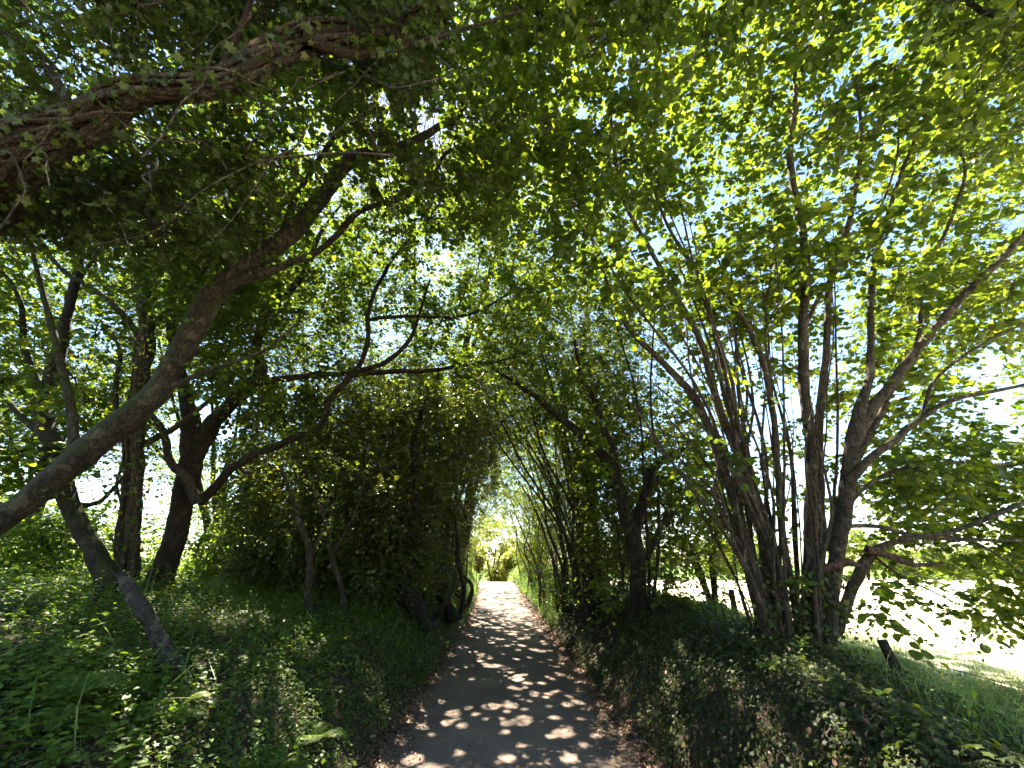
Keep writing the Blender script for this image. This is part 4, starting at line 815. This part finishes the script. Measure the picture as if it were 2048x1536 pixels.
# ------------------------------------------------------------------ single plants one can pick out
def fern_mesh(name, seed, L, nf):
    mb = MB(); r = np.random.default_rng(seed)
    for k in range(nf):
        th = k * 6.283 / nf + r.normal() * .25; el = r.uniform(.5, 1.0); Lk = L * r.uniform(.75, 1.1); d = np.array([math.cos(th) * math.cos(el), math.sin(th) * math.cos(el), math.sin(el)])
        s = np.linspace(0, 1, 22); q = d * (Lk * s)[:, None] - UP * (.55 * Lk * s ** 2.2)[:, None]
        tn = nz(np.gradient(q, axis=0)); sd_ = nz(np.cross(tn, UP)); nn = np.cross(sd_, tn)
        v, f, _ = ring_mesh(np.hstack([q, np.linspace(.004, .001, 22)[:, None]])[::3], 4); mb.add(v, f, .8, True)
        for i in range(3, 22):
            for sg in (-1, 1):
                pl = Lk * .30 * math.sin(math.pi * min(1, (s[i] * .92 + .10))) ** .8 * (1 - .15 * s[i]); pd = nz(sd_[i] * sg + tn[i] * .45 - UP * .12); k2 = 7
                for j in range(k2):
                    a = (j + .5) / k2
                    for s3 in (-1, 1):
                        b_ = q[i] + pd * pl * a; pd2 = nz(tn[i] * s3 + pd * .6)
                        leaves(mb, 'small', b_[None], pd2[None], nn[i][None] + r.normal(size=(1, 3)) * .15, np.array([pl * .34 * (1 - .7 * a)]), np.array([r.random()]))
    return mb
fern_src = []
for i, (u, v, t, s_) in enumerate([(345, 1385, 2.55, .42), (560, 1420, 2.7, .40), (640, 1355, 3.3, .38)]):
    mb = fern_mesh('fern', i, s_, 8); gx = P(u, v, t); b = onground(gx[0], gx[1]); o = mb.build('fern', M['herb'], origin=(0, 0, 0)); o.location = [float(x) for x in b]; fern_src.append(o)
fl = ['large fern at the foot of the grey dead trunk', 'fern in the middle of the near left bank below the saplings', 'fern higher on the bank to the right of the large fern']
for o, l in zip(fern_src, fl): tag(o, l, 'fern', 'ferns on the left bank')
for i, (u, v, t, l) in enumerate([(455, 1450, 2.3, 'low fern near the bottom edge left of centre on the bank'), (130, 1420, 2.2, 'fern in the shade at the bottom left corner'), (800, 1180, 11, 'fern under the evergreen hedge'), (250, 1330, 2.9, 'small fern left of the grey dead trunk'),
                               (1000, 1180, 0, ''), (1090, 1180, 0, '')]):
    if not l: continue
    o = fern_src[i % 3].copy(); col.objects.link(o); g = P(u, v, t); b = onground(g[0], g[1]); o.location = [float(x) for x in b]; o.rotation_euler = (0, 0, rng.uniform(0, 6)); o['label'] = l
for i, (y, sx, l) in enumerate([(15, 1.65, 'fern on the right verge beyond the ivy mound'), (18, 1.6, 'fern on the right verge where the lane narrows'), (16.5, -1.7, 'bright fern on the left verge past the evergreens'), (20, -1.6, 'bright fern on the left verge close to the crest')]):
    x = float(cx(y)) + sx; o = fern_src[i % 3].copy(); col.objects.link(o); o.location = [float(q_) for q_ in onground(x, y)]; o.scale = (1.4,) * 3; o.rotation_euler = (0, 0, i * 1.3); tag(o, l, 'fern', 'ferns on the verges')
# leafy shoots on the right bank
def shoot(u, v, t, lab, L=.3, n=8, lsz=.06, dirn=(-.3, -.5, .6)):
    r = np.random.default_rng(int(u)); b = P(u, v, t); g = onground(b[0], b[1]); root = g if abs(g[2] - b[2]) < .8 else b
    R0 = empty('leafy_shoot', root, lab, 'plant', 'leafy shoots on the right bank'); d = nz(np.array(dirn) + r.normal(size=3) * .1)
    s = np.linspace(0, 1, 8); q = root + d * (L * s)[:, None] - UP * (.25 * L * s ** 2)[:, None] - UP * .01
    st = MB(); tube(st, np.hstack([q, np.linspace(.004, .0015, 8)[:, None]]), .04, 5, 0); st.build('stem', M['bark_pale'], R0)
    lf = MB(); k = np.arange(n); a = .25 + .75 * k / (n - 1); pos = root + d * (L * a)[:, None] - UP * (.25 * L * a ** 2)[:, None]; sd_ = nz(np.cross(d, UP))
    ld = d * .5 + sd_ * np.where(k % 2 == 0, 1, -1)[:, None] + r.normal(size=(n, 3)) * .15; ld[-1] = d
    leaves(lf, 'oval', pos, ld, UP + r.normal(size=(n, 3)) * .3 + np.array([-.1, -.5, 0]), np.full(n, lsz) * r.uniform(.8, 1.2, n) * 1.15, .6 + .4 * r.random(n)); lf.build('leaf_cluster', M['herb'], R0)
shoot(1545, 1400, 2.9, 'pale green leafy shoot in front of the big hazel stems', .22, 9, .07)
shoot(1600, 1370, 3.1, 'leafy shoot leaning right at the base of the hazel', .25, 8, .06, (.2, -.5, .6))
shoot(1425, 1480, 2.5, 'broad leafy shoot low on the right bank beside the lane', .25, 8, .07, (-.4, -.4, .5))
shoot(1700, 1470, 2.2, 'curling leafy shoot on the near right bank below the fence post', .25, 7, .05, (.3, -.4, .5))
shoot(1930, 1470, 2.1, 'tall leafy shoot standing against the sunlit grass at the right edge', .35, 8, .05, (.1, -.2, .9))
